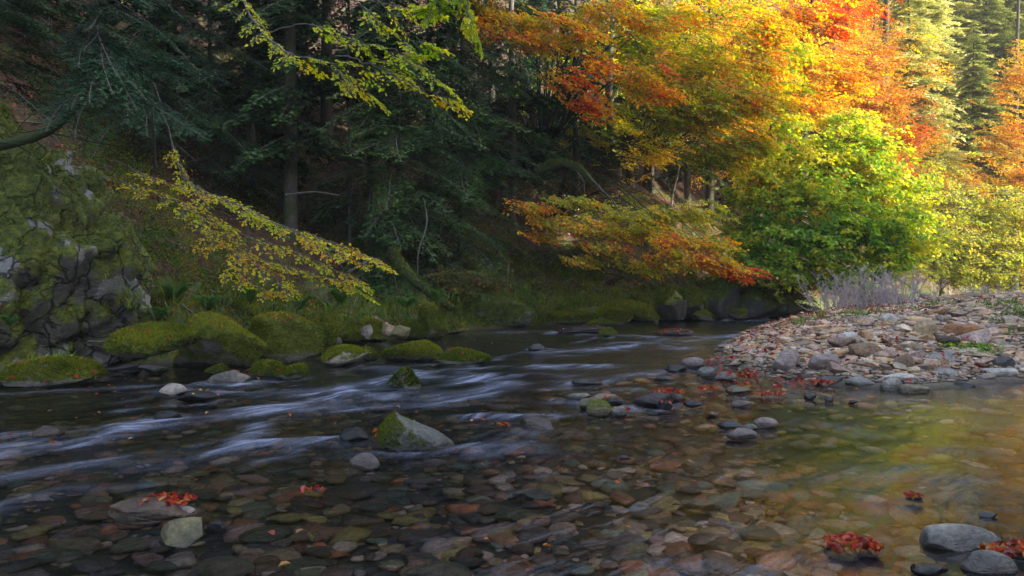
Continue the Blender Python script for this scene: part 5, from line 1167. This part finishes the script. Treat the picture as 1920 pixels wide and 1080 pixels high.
# rear fill of golden woods up the slope (one tree and copies)
b = np.array([0.0, 0.0, 0.0])
r = np.random.default_rng(5)
def round_tree(seed, pal, hgt):
    t = broadleaf('beech_tree', 'x', [(0, 0, -0.3), (0.1, 0, hgt * 0.35), (0, 0.1, hgt * 0.7), (0, 0, hgt * 0.95)], 0.22, [], pal, seed)
    return t
def plain_tree(label, pal, seed, hgt=11.0, rad=3.0, num=330, group=None):
    r = np.random.default_rng(seed); o = empty('beech_tree', (0, 0, 0), label, 'tree', group); tm = MB(); tp = bez([(0, 0, -0.4), (0.1, 0, hgt * 0.3), (-0.1, 0.1, hgt * 0.65), (0, 0, hgt * 0.95)], 12)
    tube(tm, tp, np.linspace(0.22, 0.05, len(tp)), 8, 0, None, (0, 0, 0), 0.1); C = Crown(seed, pal, 1.6, 0.16, 1.25, True)
    for k in range(num):
        e = r.normal(size=3); e /= np.linalg.norm(e); q = (0.3 + 0.7 * r.random()) ** 0.5; z = hgt * (0.60 + 0.38 * e[2] * q); p = np.array([e[0] * rad * q, e[1] * rad * q, z]) * (1, 1, 1)
        d = np.array([e[0], e[1], -0.22 + r.normal(0, 0.15)]); C.spray(p - d * 0.6, d, 1.25 * r.uniform(0.7, 1.3), r.normal(0, 0.3), SPRAYS, False)
        if k % 14 == 0: tube(tm, bez([(0, 0, z * 0.8), p * (0.5, 0.5, 0.95), p], 6), np.linspace(0.05, 0.01, 7), 4)
    tm.build('trunk', M_BARK, o); C.leaves().build('crown', M_LEAF, o, smooth=False); return o
pt = [plain_tree('x', ORANGE, 451), plain_tree('x', RUST, 452), plain_tree('x', YELLOW, 453)]
FILL = [(1330, 38, 0, 1.0, 'orange beech filling the slope behind the golden crown'), (1420, 43, 2, 1.1, 'yellow beech high behind the golden crown'), (1560, 45, 1, 1.15, 'rust beech high behind the flame-red crown'), (1220, 37, 2, 0.9, 'yellow beech up the slope over the sapling'), (1640, 50, 0, 1.2, 'orange beech far behind the rust beech'),
        (1480, 38, 0, 0.9, 'orange beech close behind the flame-red crown'), (1720, 47, 2, 0.75, 'yellow beech below the pale conifers'), (1800, 47, 1, 0.62, 'rust beech below the pale conifers'), (1610, 39, 2, 0.55, 'low yellow beech behind the green hazel'), (1360, 50, 1, 1.2, 'rust beech on the upper slope')]
for k, (px, Y, i, sc, lab) in enumerate(FILL):
    p = ground_at(px, Y)
    if k in (0, 1, 2) and [0, 2, 1][k] == i:
        o = pt[i]; o.location = tuple(p); o.scale = (sc,) * 3; o.rotation_euler = (0, 0, r.uniform(0, 6)); o['label'] = lab; o['group'] = 'autumn beeches behind'
    else: copy_tree(pt[i], p, r.uniform(0, 6), sc, lab, 'autumn beeches behind')
# sunlit far conifers
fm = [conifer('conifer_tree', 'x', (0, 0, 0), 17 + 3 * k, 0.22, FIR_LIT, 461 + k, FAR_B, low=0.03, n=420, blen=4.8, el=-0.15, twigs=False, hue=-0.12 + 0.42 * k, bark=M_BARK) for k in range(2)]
FC = [(1850, 56, 0, 1.1, 'darker green sunlit conifer beside the cream-lit one'), (1740, 52, 1, 0.95, 'broad sunlit conifer with cream-lit boughs'), (1800, 60, 0, 1.2, 'dark conifer between the cream-lit one and the sky gap'), (1905, 58, 0, 1.15, 'tall sunlit conifer nearest the sky gap'), (1960, 54, 0, 1.1, 'sunlit conifer partly outside the view'), (1670, 60, 1, 1.15, 'farthest pale conifer above the flame-red crown'), (1790, 66, 1, 1.3, 'pale conifer on the ridge behind the dark one'), (1865, 49, 0, 0.6, 'short young conifer below the darker green one'), (1720, 64, 1, 1.3, 'ridge conifer fading in the glare'),
      (1705, 48, 1, 0.95, 'cream-lit conifer pressing against the rust beech'), (1765, 57, 1, 1.15, 'cream-lit conifer just past the broad one'), (1825, 50, 0, 0.85, 'half-grown green conifer in front of the dark ones'), (1935, 50, 0, 1.0, 'conifer behind the glowing orange tree'), (1690, 54, 1, 1.05, 'cream-lit conifer peeping over the rust beech'), (1880, 66, 0, 1.2, 'hazy conifer under the sky gap')]
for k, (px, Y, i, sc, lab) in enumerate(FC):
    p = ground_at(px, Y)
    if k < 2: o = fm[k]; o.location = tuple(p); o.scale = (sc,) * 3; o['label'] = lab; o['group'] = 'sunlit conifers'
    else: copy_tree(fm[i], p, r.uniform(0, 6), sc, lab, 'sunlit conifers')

# mossy fallen log and bare sticks by the leaning beech
def log(label, pts, r0, r1, moss=True, name='fallen_log', cat='log', mat=None):
    P = np.array([W(*q) for q in pts]); o_ = MB(); bp = bez(P, 20); tube(o_, bp, np.linspace(r0, r1, len(bp)), 9, 0, None, P[0], 0.15); o = o_.build(name, mat or (M_BARK_MOSS if moss else M_BARK_PALE)); o.location = tuple(P[0]); tag(o, label, cat)
    if moss:
        v = np.concatenate(o_.v); q = o_.f[4][0]; tri = np.concatenate([q[:, :3], q[:, [0, 2, 3]]]); c, n_, a = face_geo(v, tri)
        ax = np.array([bp[np.argmin(((bp - P[0] - x) ** 2).sum(1))] - P[0] for x in c]); fl = ((c - ax) * n_).sum(1) < 0; tri[fl] = tri[fl][:, ::-1]
        fz = fuzz(v, tri, 2200, 0.07, P[0], -0.2, 9, hang=0.6, bright=0.35)
        if fz: fz.build('moss', M_MOSS_FUZZ, o, smooth=False)
log('shaggy moss-covered log arching from the foot of the leaning beech', [(1008, 322, 24.6), (1045, 308, 24.3), (1085, 316, 24.0), (1112, 345, 23.8)], 0.15, 0.09)
log('pale bent bare branch below the arching mossy log', [(1082, 322, 23.9), (1094, 340, 23.8), (1096, 362, 23.7)], 0.025, 0.012, False, 'bare_branch', 'branch')
log('long forked bare branch slanting down from the arching log', [(1100, 325, 23.8), (1130, 358, 23.6), (1150, 378, 23.4), (1165, 420, 23.2)], 0.03, 0.012, False, 'bare_branch', 'branch')
log('bare branch leaning up to the thin sapling', [(1155, 368, 24.4), (1180, 350, 24.8), (1212, 330, 25.2)], 0.022, 0.010, False, 'bare_branch', 'branch')
log('reddish dead branch lying across the bank beside the yellow leaf tips', [(655, 510, 16.2), (680, 495, 16.2), (694, 485, 16.4)], 0.045, 0.02, False, 'bare_branch', 'branch')
log('dead pale stick lying on leaves beside the dark hollow', [(165, 640, 11.0), (200, 641, 11.0), (238, 641, 10.9)], 0.018, 0.01, False, 'bare_branch', 'branch')
log('crooked dead root hanging down the undercut bank', [(795, 375, 20.6), (800, 420, 20.5), (785, 470, 20.3), (783, 520, 20.2)], 0.03, 0.012, False, 'bare_branch', 'branch')
log('thin dead stem standing upright before the huge mossy slab', [(953, 545, 20.0), (952, 510, 20.0), (956, 485, 20.1)], 0.018, 0.008, False, 'bare_branch', 'branch')
log('thick mossy root running down the bank to the water', [(735, 470, 20.4), (760, 510, 20.0), (800, 545, 19.8), (850, 580, 19.6)], 0.16, 0.09)
log('dead twig crossing the bare bank above the wide leaf-strewn boulder', [(535, 365, 17.0), (590, 360, 17.0), (635, 366, 17.2)], 0.02, 0.008, False, 'bare_branch', 'branch')

# bare purple shrubs on the bar
def bare_shrub(label, px, py, wpx, hpx, n, seed):
    r = np.random.default_rng(seed); p = z_at(px, py); Y = p[1]; w = wpx * Y / F; h = hpx * Y / F; o = empty('bare_shrub', p, label, 'shrub', 'bare shrubs on the gravel bar'); m = MB()
    for k in range(n):
        x = r.uniform(-0.5, 0.5) * w; y = r.normal(0, 0.35); hh = h * r.uniform(0.3, 1.1) * (1 - 0.5 * abs(x / w) ** 2); b = np.array([x, y, -0.05]); t = b + np.array([r.normal(0, 0.20) + 0.35 * x, r.normal(0, 0.15), hh]); md = (b + t) / 2 + r.normal(0, 0.04, 3)
        pl = bez([b, md, t], 6); tube(m, pl, np.linspace(0.013, 0.006, len(pl)), 3)
        for j in range(7):
            q = pl[min(len(pl) - 1, 1 + int(r.random() * (len(pl) - 1)))]; l = hh * r.uniform(0.12, 0.32); e = q + l * np.array([r.normal(0, 0.5), r.normal(0, 0.5), r.uniform(0.5, 1.0)]); tube(m, np.array([q, e]), (0.008, 0.004), 3)
            for i in range(3): q2 = lerp(q, e, r.uniform(0.3, 0.9)); tube(m, np.array([q2, q2 + l * 0.45 * np.array([r.normal(0, 0.5), r.normal(0, 0.5), 0.7])]), (0.006, 0.003), 3)
    m.build('stem', M_PURPLE_TWIG, o, smooth=False)
bare_shrub('dense bare purple-grey shrub at the river end of the gravel bar', 1565, 582, 74, 58, 50, 1); bare_shrub('tallest dense bare purple-grey shrub in the middle of the thicket', 1625, 580, 80, 72, 54, 2); bare_shrub('bare purple-grey shrub at the inner end of the thicket', 1685, 575, 66, 60, 40, 3)
bare_shrub('sparse bare shrub with open twigs past the purple thicket', 1750, 556, 44, 52, 18, 4); bare_shrub('thin bare shrub with slanting twigs before the lemon-yellow bush', 1790, 554, 50, 42, 16, 5); bare_shrub('low wispy grey shrub on the crest of the bar', 1850, 556, 60, 22, 30, 6)

# ------------------------------------------------------------------ grass, ferns, moss on the bank
GRASS_PAL = [(0.025, 0.05, 0.010), (0.05, 0.105, 0.016), (0.10, 0.17, 0.024), (0.19, 0.23, 0.035), (0.26, 0.19, 0.07)]
def blades(mb, P, Hh, seed, per=10, sp=0.07, w=0.007, bend=0.5, pal=GRASS_PAL, out=(0.25, -0.4)):
    r = np.random.default_rng(seed); n = len(P) * per; p = np.repeat(P, per, 0) + np.concatenate([r.normal(0, sp, (n, 2)), np.zeros((n, 1))], 1); h = np.repeat(Hh, per) * r.uniform(0.5, 1.2, n)
    a = r.uniform(0, 6.28, n); d = np.stack([np.cos(a) * 0.8 + out[0], np.sin(a) * 0.8 + out[1], 0 * a], 1); s = np.stack([-np.sin(a + r.normal(0, 0.5, n)), np.cos(a), 0 * a], 1) * w; b = bend * r.uniform(0.4, 1.5, n)
    V = []
    for t, ww in ((0, 1.0), (0.4, 0.9), (0.75, 0.6), (1.0, 0.1)):
        c = p + d * (h * b * t * t)[:, None] + np.array([0, 0, 1.0]) * (h * (t - 0.45 * b * t * t))[:, None]; V += [c - s * ww, c + s * ww]
    V = np.stack(V, 1).reshape(-1, 3); i = np.arange(n)[:, None] * 8; Q = np.concatenate([i + np.array([[0, 1, 3, 2]]), i + np.array([[2, 3, 5, 4]]), i + np.array([[4, 5, 7, 6]])])
    t = 0.45 + 0.35 * fbm(p / 0.8, 2, 3) + r.normal(0, 0.18, n); mb.add(V, Q, 0, np.repeat(palette(pal, t), 8, 0))
r = np.random.default_rng(123); n = 34000; x = r.uniform(-11, 14, n); y = r.uniform(9, 33, n) ; d = d_bank(np.stack([x, y], 1)); den = fbm(np.stack([x * 0.8, y * 0.8, 0 * x], 1), 3, 29)
k = (d > 0.35) & (np.abs(x / y) < 0.66) & (d < 7) & (r.random(n) < np.where(d < 2.0, 0.6, 0.10) * np.where(y < 20, 1, 0.5)) & (den > 0.0); x, y = x[k], y[k]
P = np.stack([x, y, tz(x, y) - 0.02], 1); m = MB(); blades(m, P, r.uniform(0.12, 0.34, len(P)), 3); tag(m.build('bank_grass', M_BLADE, smooth=False), kind='stuff')
m = MB(); P = []
for (px, py, Y, w_, n_) in ((655, 590, 16.0, 30, 26), (700, 585, 16.8, 34, 30), (745, 575, 17.6, 36, 40), (785, 580, 18.2, 30, 40), (812, 590, 18.4, 18, 30), (600, 590, 15.2, 30, 20), (960, 545, 21.5, 60, 40), (1010, 560, 22.0, 50, 40), (1050, 565, 22.6, 40, 30), (860, 560, 19.5, 40, 24), (1170, 560, 24.0, 50, 36), (1210, 575, 24.6, 40, 30), (205, 520, 11.6, 14, 14), (240, 560, 11.7, 20, 18), (110, 678, 10.5, 30, 14), (320, 590, 12.6, 30, 16)):
    for k in range(n_ // 2):
        p = W(px + r.normal(0, 0.5) * w_, py + r.normal(0, 8), Y + r.normal(0, 0.25)); p[2] = max(p[2] - 0.05, tz1(p[0], p[1])); P.append(p)
blades(m, np.array(P), r.uniform(0.2, 0.42, len(P)), 23, 7, 0.06, 0.009, 0.95, GRASS_PAL[1:], (0.2, -0.55)); tag(m.build('overhanging_grass', M_BLADE, smooth=False), kind='stuff')
# moss over the lower bank
n = 900000; x = r.uniform(-9, 14, n); y = r.uniform(9, 33, n); q_ = np.abs(x / y) < 0.66; x, y = x[q_], y[q_]; n = len(x); d = d_bank(np.stack([x, y], 1)); q_ = (d > 0.15) & (d < 7) & (r.random(n) < np.clip(1.3 - d / 4.5, 0.12, 1)); x, y, d = x[q_], y[q_], d[q_]; den = fbm(np.stack([x * 0.7, y * 0.7, 0 * x + 3], 1), 3, 39)
k = (d > 0.2) & (np.abs(x / y) < 0.66) & (d < 9) & (den > np.where(d < 1.3, -0.3, 0.16)); x, y = x[k], y[k]; z = tz(x, y); n = len(x); D = np.stack([r.normal(0, 0.5, n) + 0.2, r.normal(0, 0.5, n) - 0.3, np.ones(n)], 1); D /= np.linalg.norm(D, axis=1)[:, None]
s_ = np.cross(D, r.normal(size=(n, 3))); s_ /= np.linalg.norm(s_, axis=1)[:, None]; L_ = r.uniform(0.05, 0.11, n)[:, None]; p = np.stack([x, y, z - 0.01], 1)
m = MB(); m.add(np.stack([p - s_ * L_ * 0.18, p + s_ * L_ * 0.18, p + D * L_], 1).reshape(-1, 3), np.arange(3 * n).reshape(-1, 3), 0, np.repeat(palette(MOSS_PAL, 0.42 + 0.5 * fbm(p / 0.6, 3, 8) + r.normal(0, 0.15, n)), 3, 0)); tag(m.build('bank_moss', M_MOSS_FUZZ, smooth=False), kind='stuff')
# dead sticks and roots lying over the slope
m = MB(); n = 2600; x = r.uniform(-11, 15, n); y = 10.5 + 26 * r.random(n) ** 1.3; d = d_bank(np.stack([x, y], 1)); k = (d > 0.8) & (d < 14) & (np.abs(x / y) < 0.66); x, y = x[k], y[k]; zz = tz(x, y)
for xx, yy, z_ in zip(x, y, zz):
    l = r.uniform(0.25, 1.3); a = r.normal(-0.6, 0.8); e = np.array([xx + l * math.cos(a), yy + l * math.sin(a), 0]); e[2] = tz1(e[0], e[1]) + 0.03 + (0.35 * l * r.random() if r.random() < 0.35 else 0.0); b_ = np.array([xx, yy, z_ + 0.03])
    md = (b_ + e) / 2 + r.normal(0, 0.06, 3) * l + (0, 0, 0.06 * l); tube(m, bez([b_, md, e], 6), np.linspace(r.uniform(0.008, 0.026), 0.005, 7), 4)
tag(m.build('dead_sticks', M_BARK_PALE), kind='stuff')
# leafy seedlings and low sprigs on the slope
C = Crown(600, FERN_D, 0.8, 0.2, 0.9, True); n = 22000; x = r.uniform(-12, 15, n); y = 11 + 25 * r.random(n) ** 1.5; d = d_bank(np.stack([x, y], 1)); den = fbm(np.stack([x * 0.5, y * 0.5, 0 * x + 9], 1), 3, 49)
k = (d > 1.2) & (np.abs(x / y) < 0.66) & (d < 14) & (den > -0.02); zz = tz(x, y)
for xx, yy, z_ in zip(x[k], y[k], zz[k]): C.spray(np.array([xx, yy, z_ + r.uniform(0, 0.35)]), (r.normal(0.3, 0.6), r.normal(-0.4, 0.6), r.normal(0.15, 0.35)), r.uniform(0.35, 0.9), r.normal(0, 0.5), SPRAYS, False, 0.4, -0.12 + 0.3 * (r.random() < 0.12))
tag(C.leaves().build('undergrowth', M_LEAF, smooth=False), kind='stuff')
# green on the bar
m = MB(); P = []
for (a, b, w_, h_, c_) in ((1520, 596, 60, 10, 90), (1580, 590, 60, 8, 80), (1640, 586, 70, 8, 50), (1700, 578, 70, 8, 40), (1760, 572, 60, 10, 40), (1880, 570, 60, 12, 60), (1900, 590, 40, 16, 50), (1860, 605, 14, 8, 10), (1890, 622, 16, 8, 10), (1500, 606, 30, 6, 30)):
    for k in range(c_):
        q = z_at(a + r.normal(0, 0.4) * w_, min(max(b + r.normal(0, 0.5) * h_, 556), 735)); P.append(q)
blades(m, np.array(P), r.uniform(0.06, 0.16, len(P)), 13, 7, 0.08, 0.012, 0.7, [(0.06, 0.13, 0.02), (0.12, 0.22, 0.03), (0.20, 0.29, 0.04), (0.30, 0.33, 0.06)]); tag(m.build('bar_grass', M_BLADE, smooth=False), kind='stuff')
def leafy_tuft(label, px, py, wpx, hpx, n, seed, pal=GREEN, name='clover_tuft', cat='plant', z=None, L=0.05):
    r = np.random.default_rng(seed); p = z_at(px, py) if z is None else z; s = p[1] / F; o = empty(name, p, label, cat); q = np.stack([r.normal(0, 0.27, n) * wpx * s, r.normal(0, 0.27, n) * wpx * s * 0.7, r.uniform(0.15, 1, n) * hpx * s], 1)
    A = r.normal(size=(n, 3)) * (1, 1, 0.4); A /= np.linalg.norm(A, axis=1)[:, None]; N = np.array([0, -0.3, 1.0]) + r.normal(0, 0.4, (n, 3)); N = N - (N * A).sum(1)[:, None] * A; N /= np.linalg.norm(N, axis=1)[:, None]
    V, Q = leaf_quads(q, N, A, L * r.uniform(0.6, 1.2, n), L * 0.75 * np.ones(n), 0.03); m = MB(); m.add(V, Q, 0, np.repeat(palette(pal, 0.35 + r.normal(0, 0.25, n)), 6, 0)); m.build('leaves', M_LEAF, o, smooth=False)
    m = MB()
    for i in range(0, n, 4): tube(m, np.array([(q[i, 0] * 0.7, q[i, 1] * 0.7, -0.03), q[i]]), (0.004, 0.002), 3)
    m.build('stem', M_TWIG, o)
leafy_tuft('bright green clover-like tuft among the cobbles beside the blue-grey slab', 1832, 664, 74, 18, 220, 1); leafy_tuft('small green tuft at the end of the blue-grey slab', 1780, 655, 28, 10, 60, 2)
# ferns and broad-leaved plants on the bank
FERN = [(0.05, 0.15, 0.04), (0.08, 0.23, 0.05), (0.14, 0.30, 0.06), (0.24, 0.36, 0.06)]
def fern(label, px, py, Y, size, n, seed, pal=FERN):
    r = np.random.default_rng(seed); p = W(px, py, Y); p[2] = max(tz1(p[0], p[1]), p[2] - 0.10); o = empty('fern', p, label, 'fern')
    for k in range(n):
        a = r.uniform(0, 6.28); d = np.array([math.cos(a) * 0.9 + 0.2, math.sin(a) * 0.8 - 0.35, 0]); l = size * r.uniform(0.6, 1.1); ts = np.linspace(0, 1, 9); ax = np.outer(ts, d) * l * 0.65 + np.outer(1.7 * ts - 1.15 * ts ** 2, (0, 0, 1)) * l; m = MB(); tube(m, ax, np.linspace(0.005, 0.002, 9), 3, 0, (0.10, 0.12, 0.03))
        side = np.cross(d, (0, 0, 1.0)); side /= np.linalg.norm(side); pp = []; aa = []; S = []
        for t in np.linspace(0.12, 1, 24):
            b = np.array([np.interp(t, ts, ax[:, i]) for i in range(3)])
            for sg in (-1, 1): pp.append(b); aa.append(side * sg + d * 0.35 + np.array([0, 0, -0.15])); S.append(l * 0.26 * math.sin(math.pi * min(1, 0.15 + t * 0.9)) + 0.01)
        A = np.array(aa); A /= np.linalg.norm(A, axis=1)[:, None]; N = np.tile([0, -0.2, 1.0], (len(A), 1)); N = N - (N * A).sum(1)[:, None] * A; N /= np.linalg.norm(N, axis=1)[:, None]
        V, Q = leaf_quads(np.array(pp), N, A, np.array(S), np.array(S) * 0.15); m.add(V, Q, 0, np.repeat(palette(pal, 0.4 + r.normal(0, 0.2, len(A))), 6, 0)); m.build('frond', M_LEAF, o, smooth=False)
for k, (px, py, Y, sz, n_, lab) in enumerate([(330, 560, 13.0, 0.55, 9, 'teal-green fern under the yellow bough above the overhanging boulder'), (390, 575, 12.8, 0.5, 8, 'bluish fern hanging over the bright-mossed boulder'), (300, 590, 12.2, 0.4, 7, 'small fern among red leaves left of the bright-mossed boulder'), (560, 575, 15.5, 0.6, 9, 'green fern on the bank over the wide leaf-strewn boulder'), (640, 565, 16.6, 0.7, 9, 'large green fern over the twin-humped moss boulder'),
        (690, 560, 17.2, 0.7, 9, 'fern spreading beside the grassy tuft above the bare stones'), (760, 575, 17.8, 0.6, 8, 'grassy fern over the smooth olive boulder'), (1060, 520, 23, 0.6, 7, 'dark fern under the orange bough'), (245, 575, 11.9, 0.35, 6, 'little fern at the edge of the cliff'), (470, 560, 14.2, 0.55, 8, 'fern in shade below the tips of the yellow bough'), (820, 560, 19.0, 0.6, 8, 'fern in the dark gap beside the huge mossy slab'), (20, 600, 10.6, 0.3, 6, 'small dark fern growing from the cliff moss')]): fern(lab, px, py, Y, sz * 0.85, n_ + 6, 700 + k)
leafy_tuft('tuft of pale grass and seedlings growing on the flat mossy ledge', 110, 678, 70, 16, 60, 5, LIME, 'seedling_tuft', 'plant', W(112, 682, 10.4), 0.04)

# ------------------------------------------------------------------ the air of the valley: sunlit mist beyond the added right hill's shade
m, nt, out = mat_new('haze')
pv = nd(nt, 'ShaderNodeVolumePrincipled'); setin(pv, Density=HAZE_DENSITY, Anisotropy=0.0); pv.inputs['Color'].default_value = (1.0, 0.97, 0.90, 1)
lk(nt, pv.outputs[0], out.inputs['Volume'])
mb = MB(); hx = np.array([[x, y, z] for x in (-131, 131) for y in (-81, 151) for z in (-3.0, 75.0)], float)
mb.add(hx, [[0, 1, 3, 2], [4, 6, 7, 5], [0, 4, 5, 1], [2, 3, 7, 6], [0, 2, 6, 4], [1, 5, 7, 3]])
tag(mb.build('haze', m, smooth=False), kind='stuff')
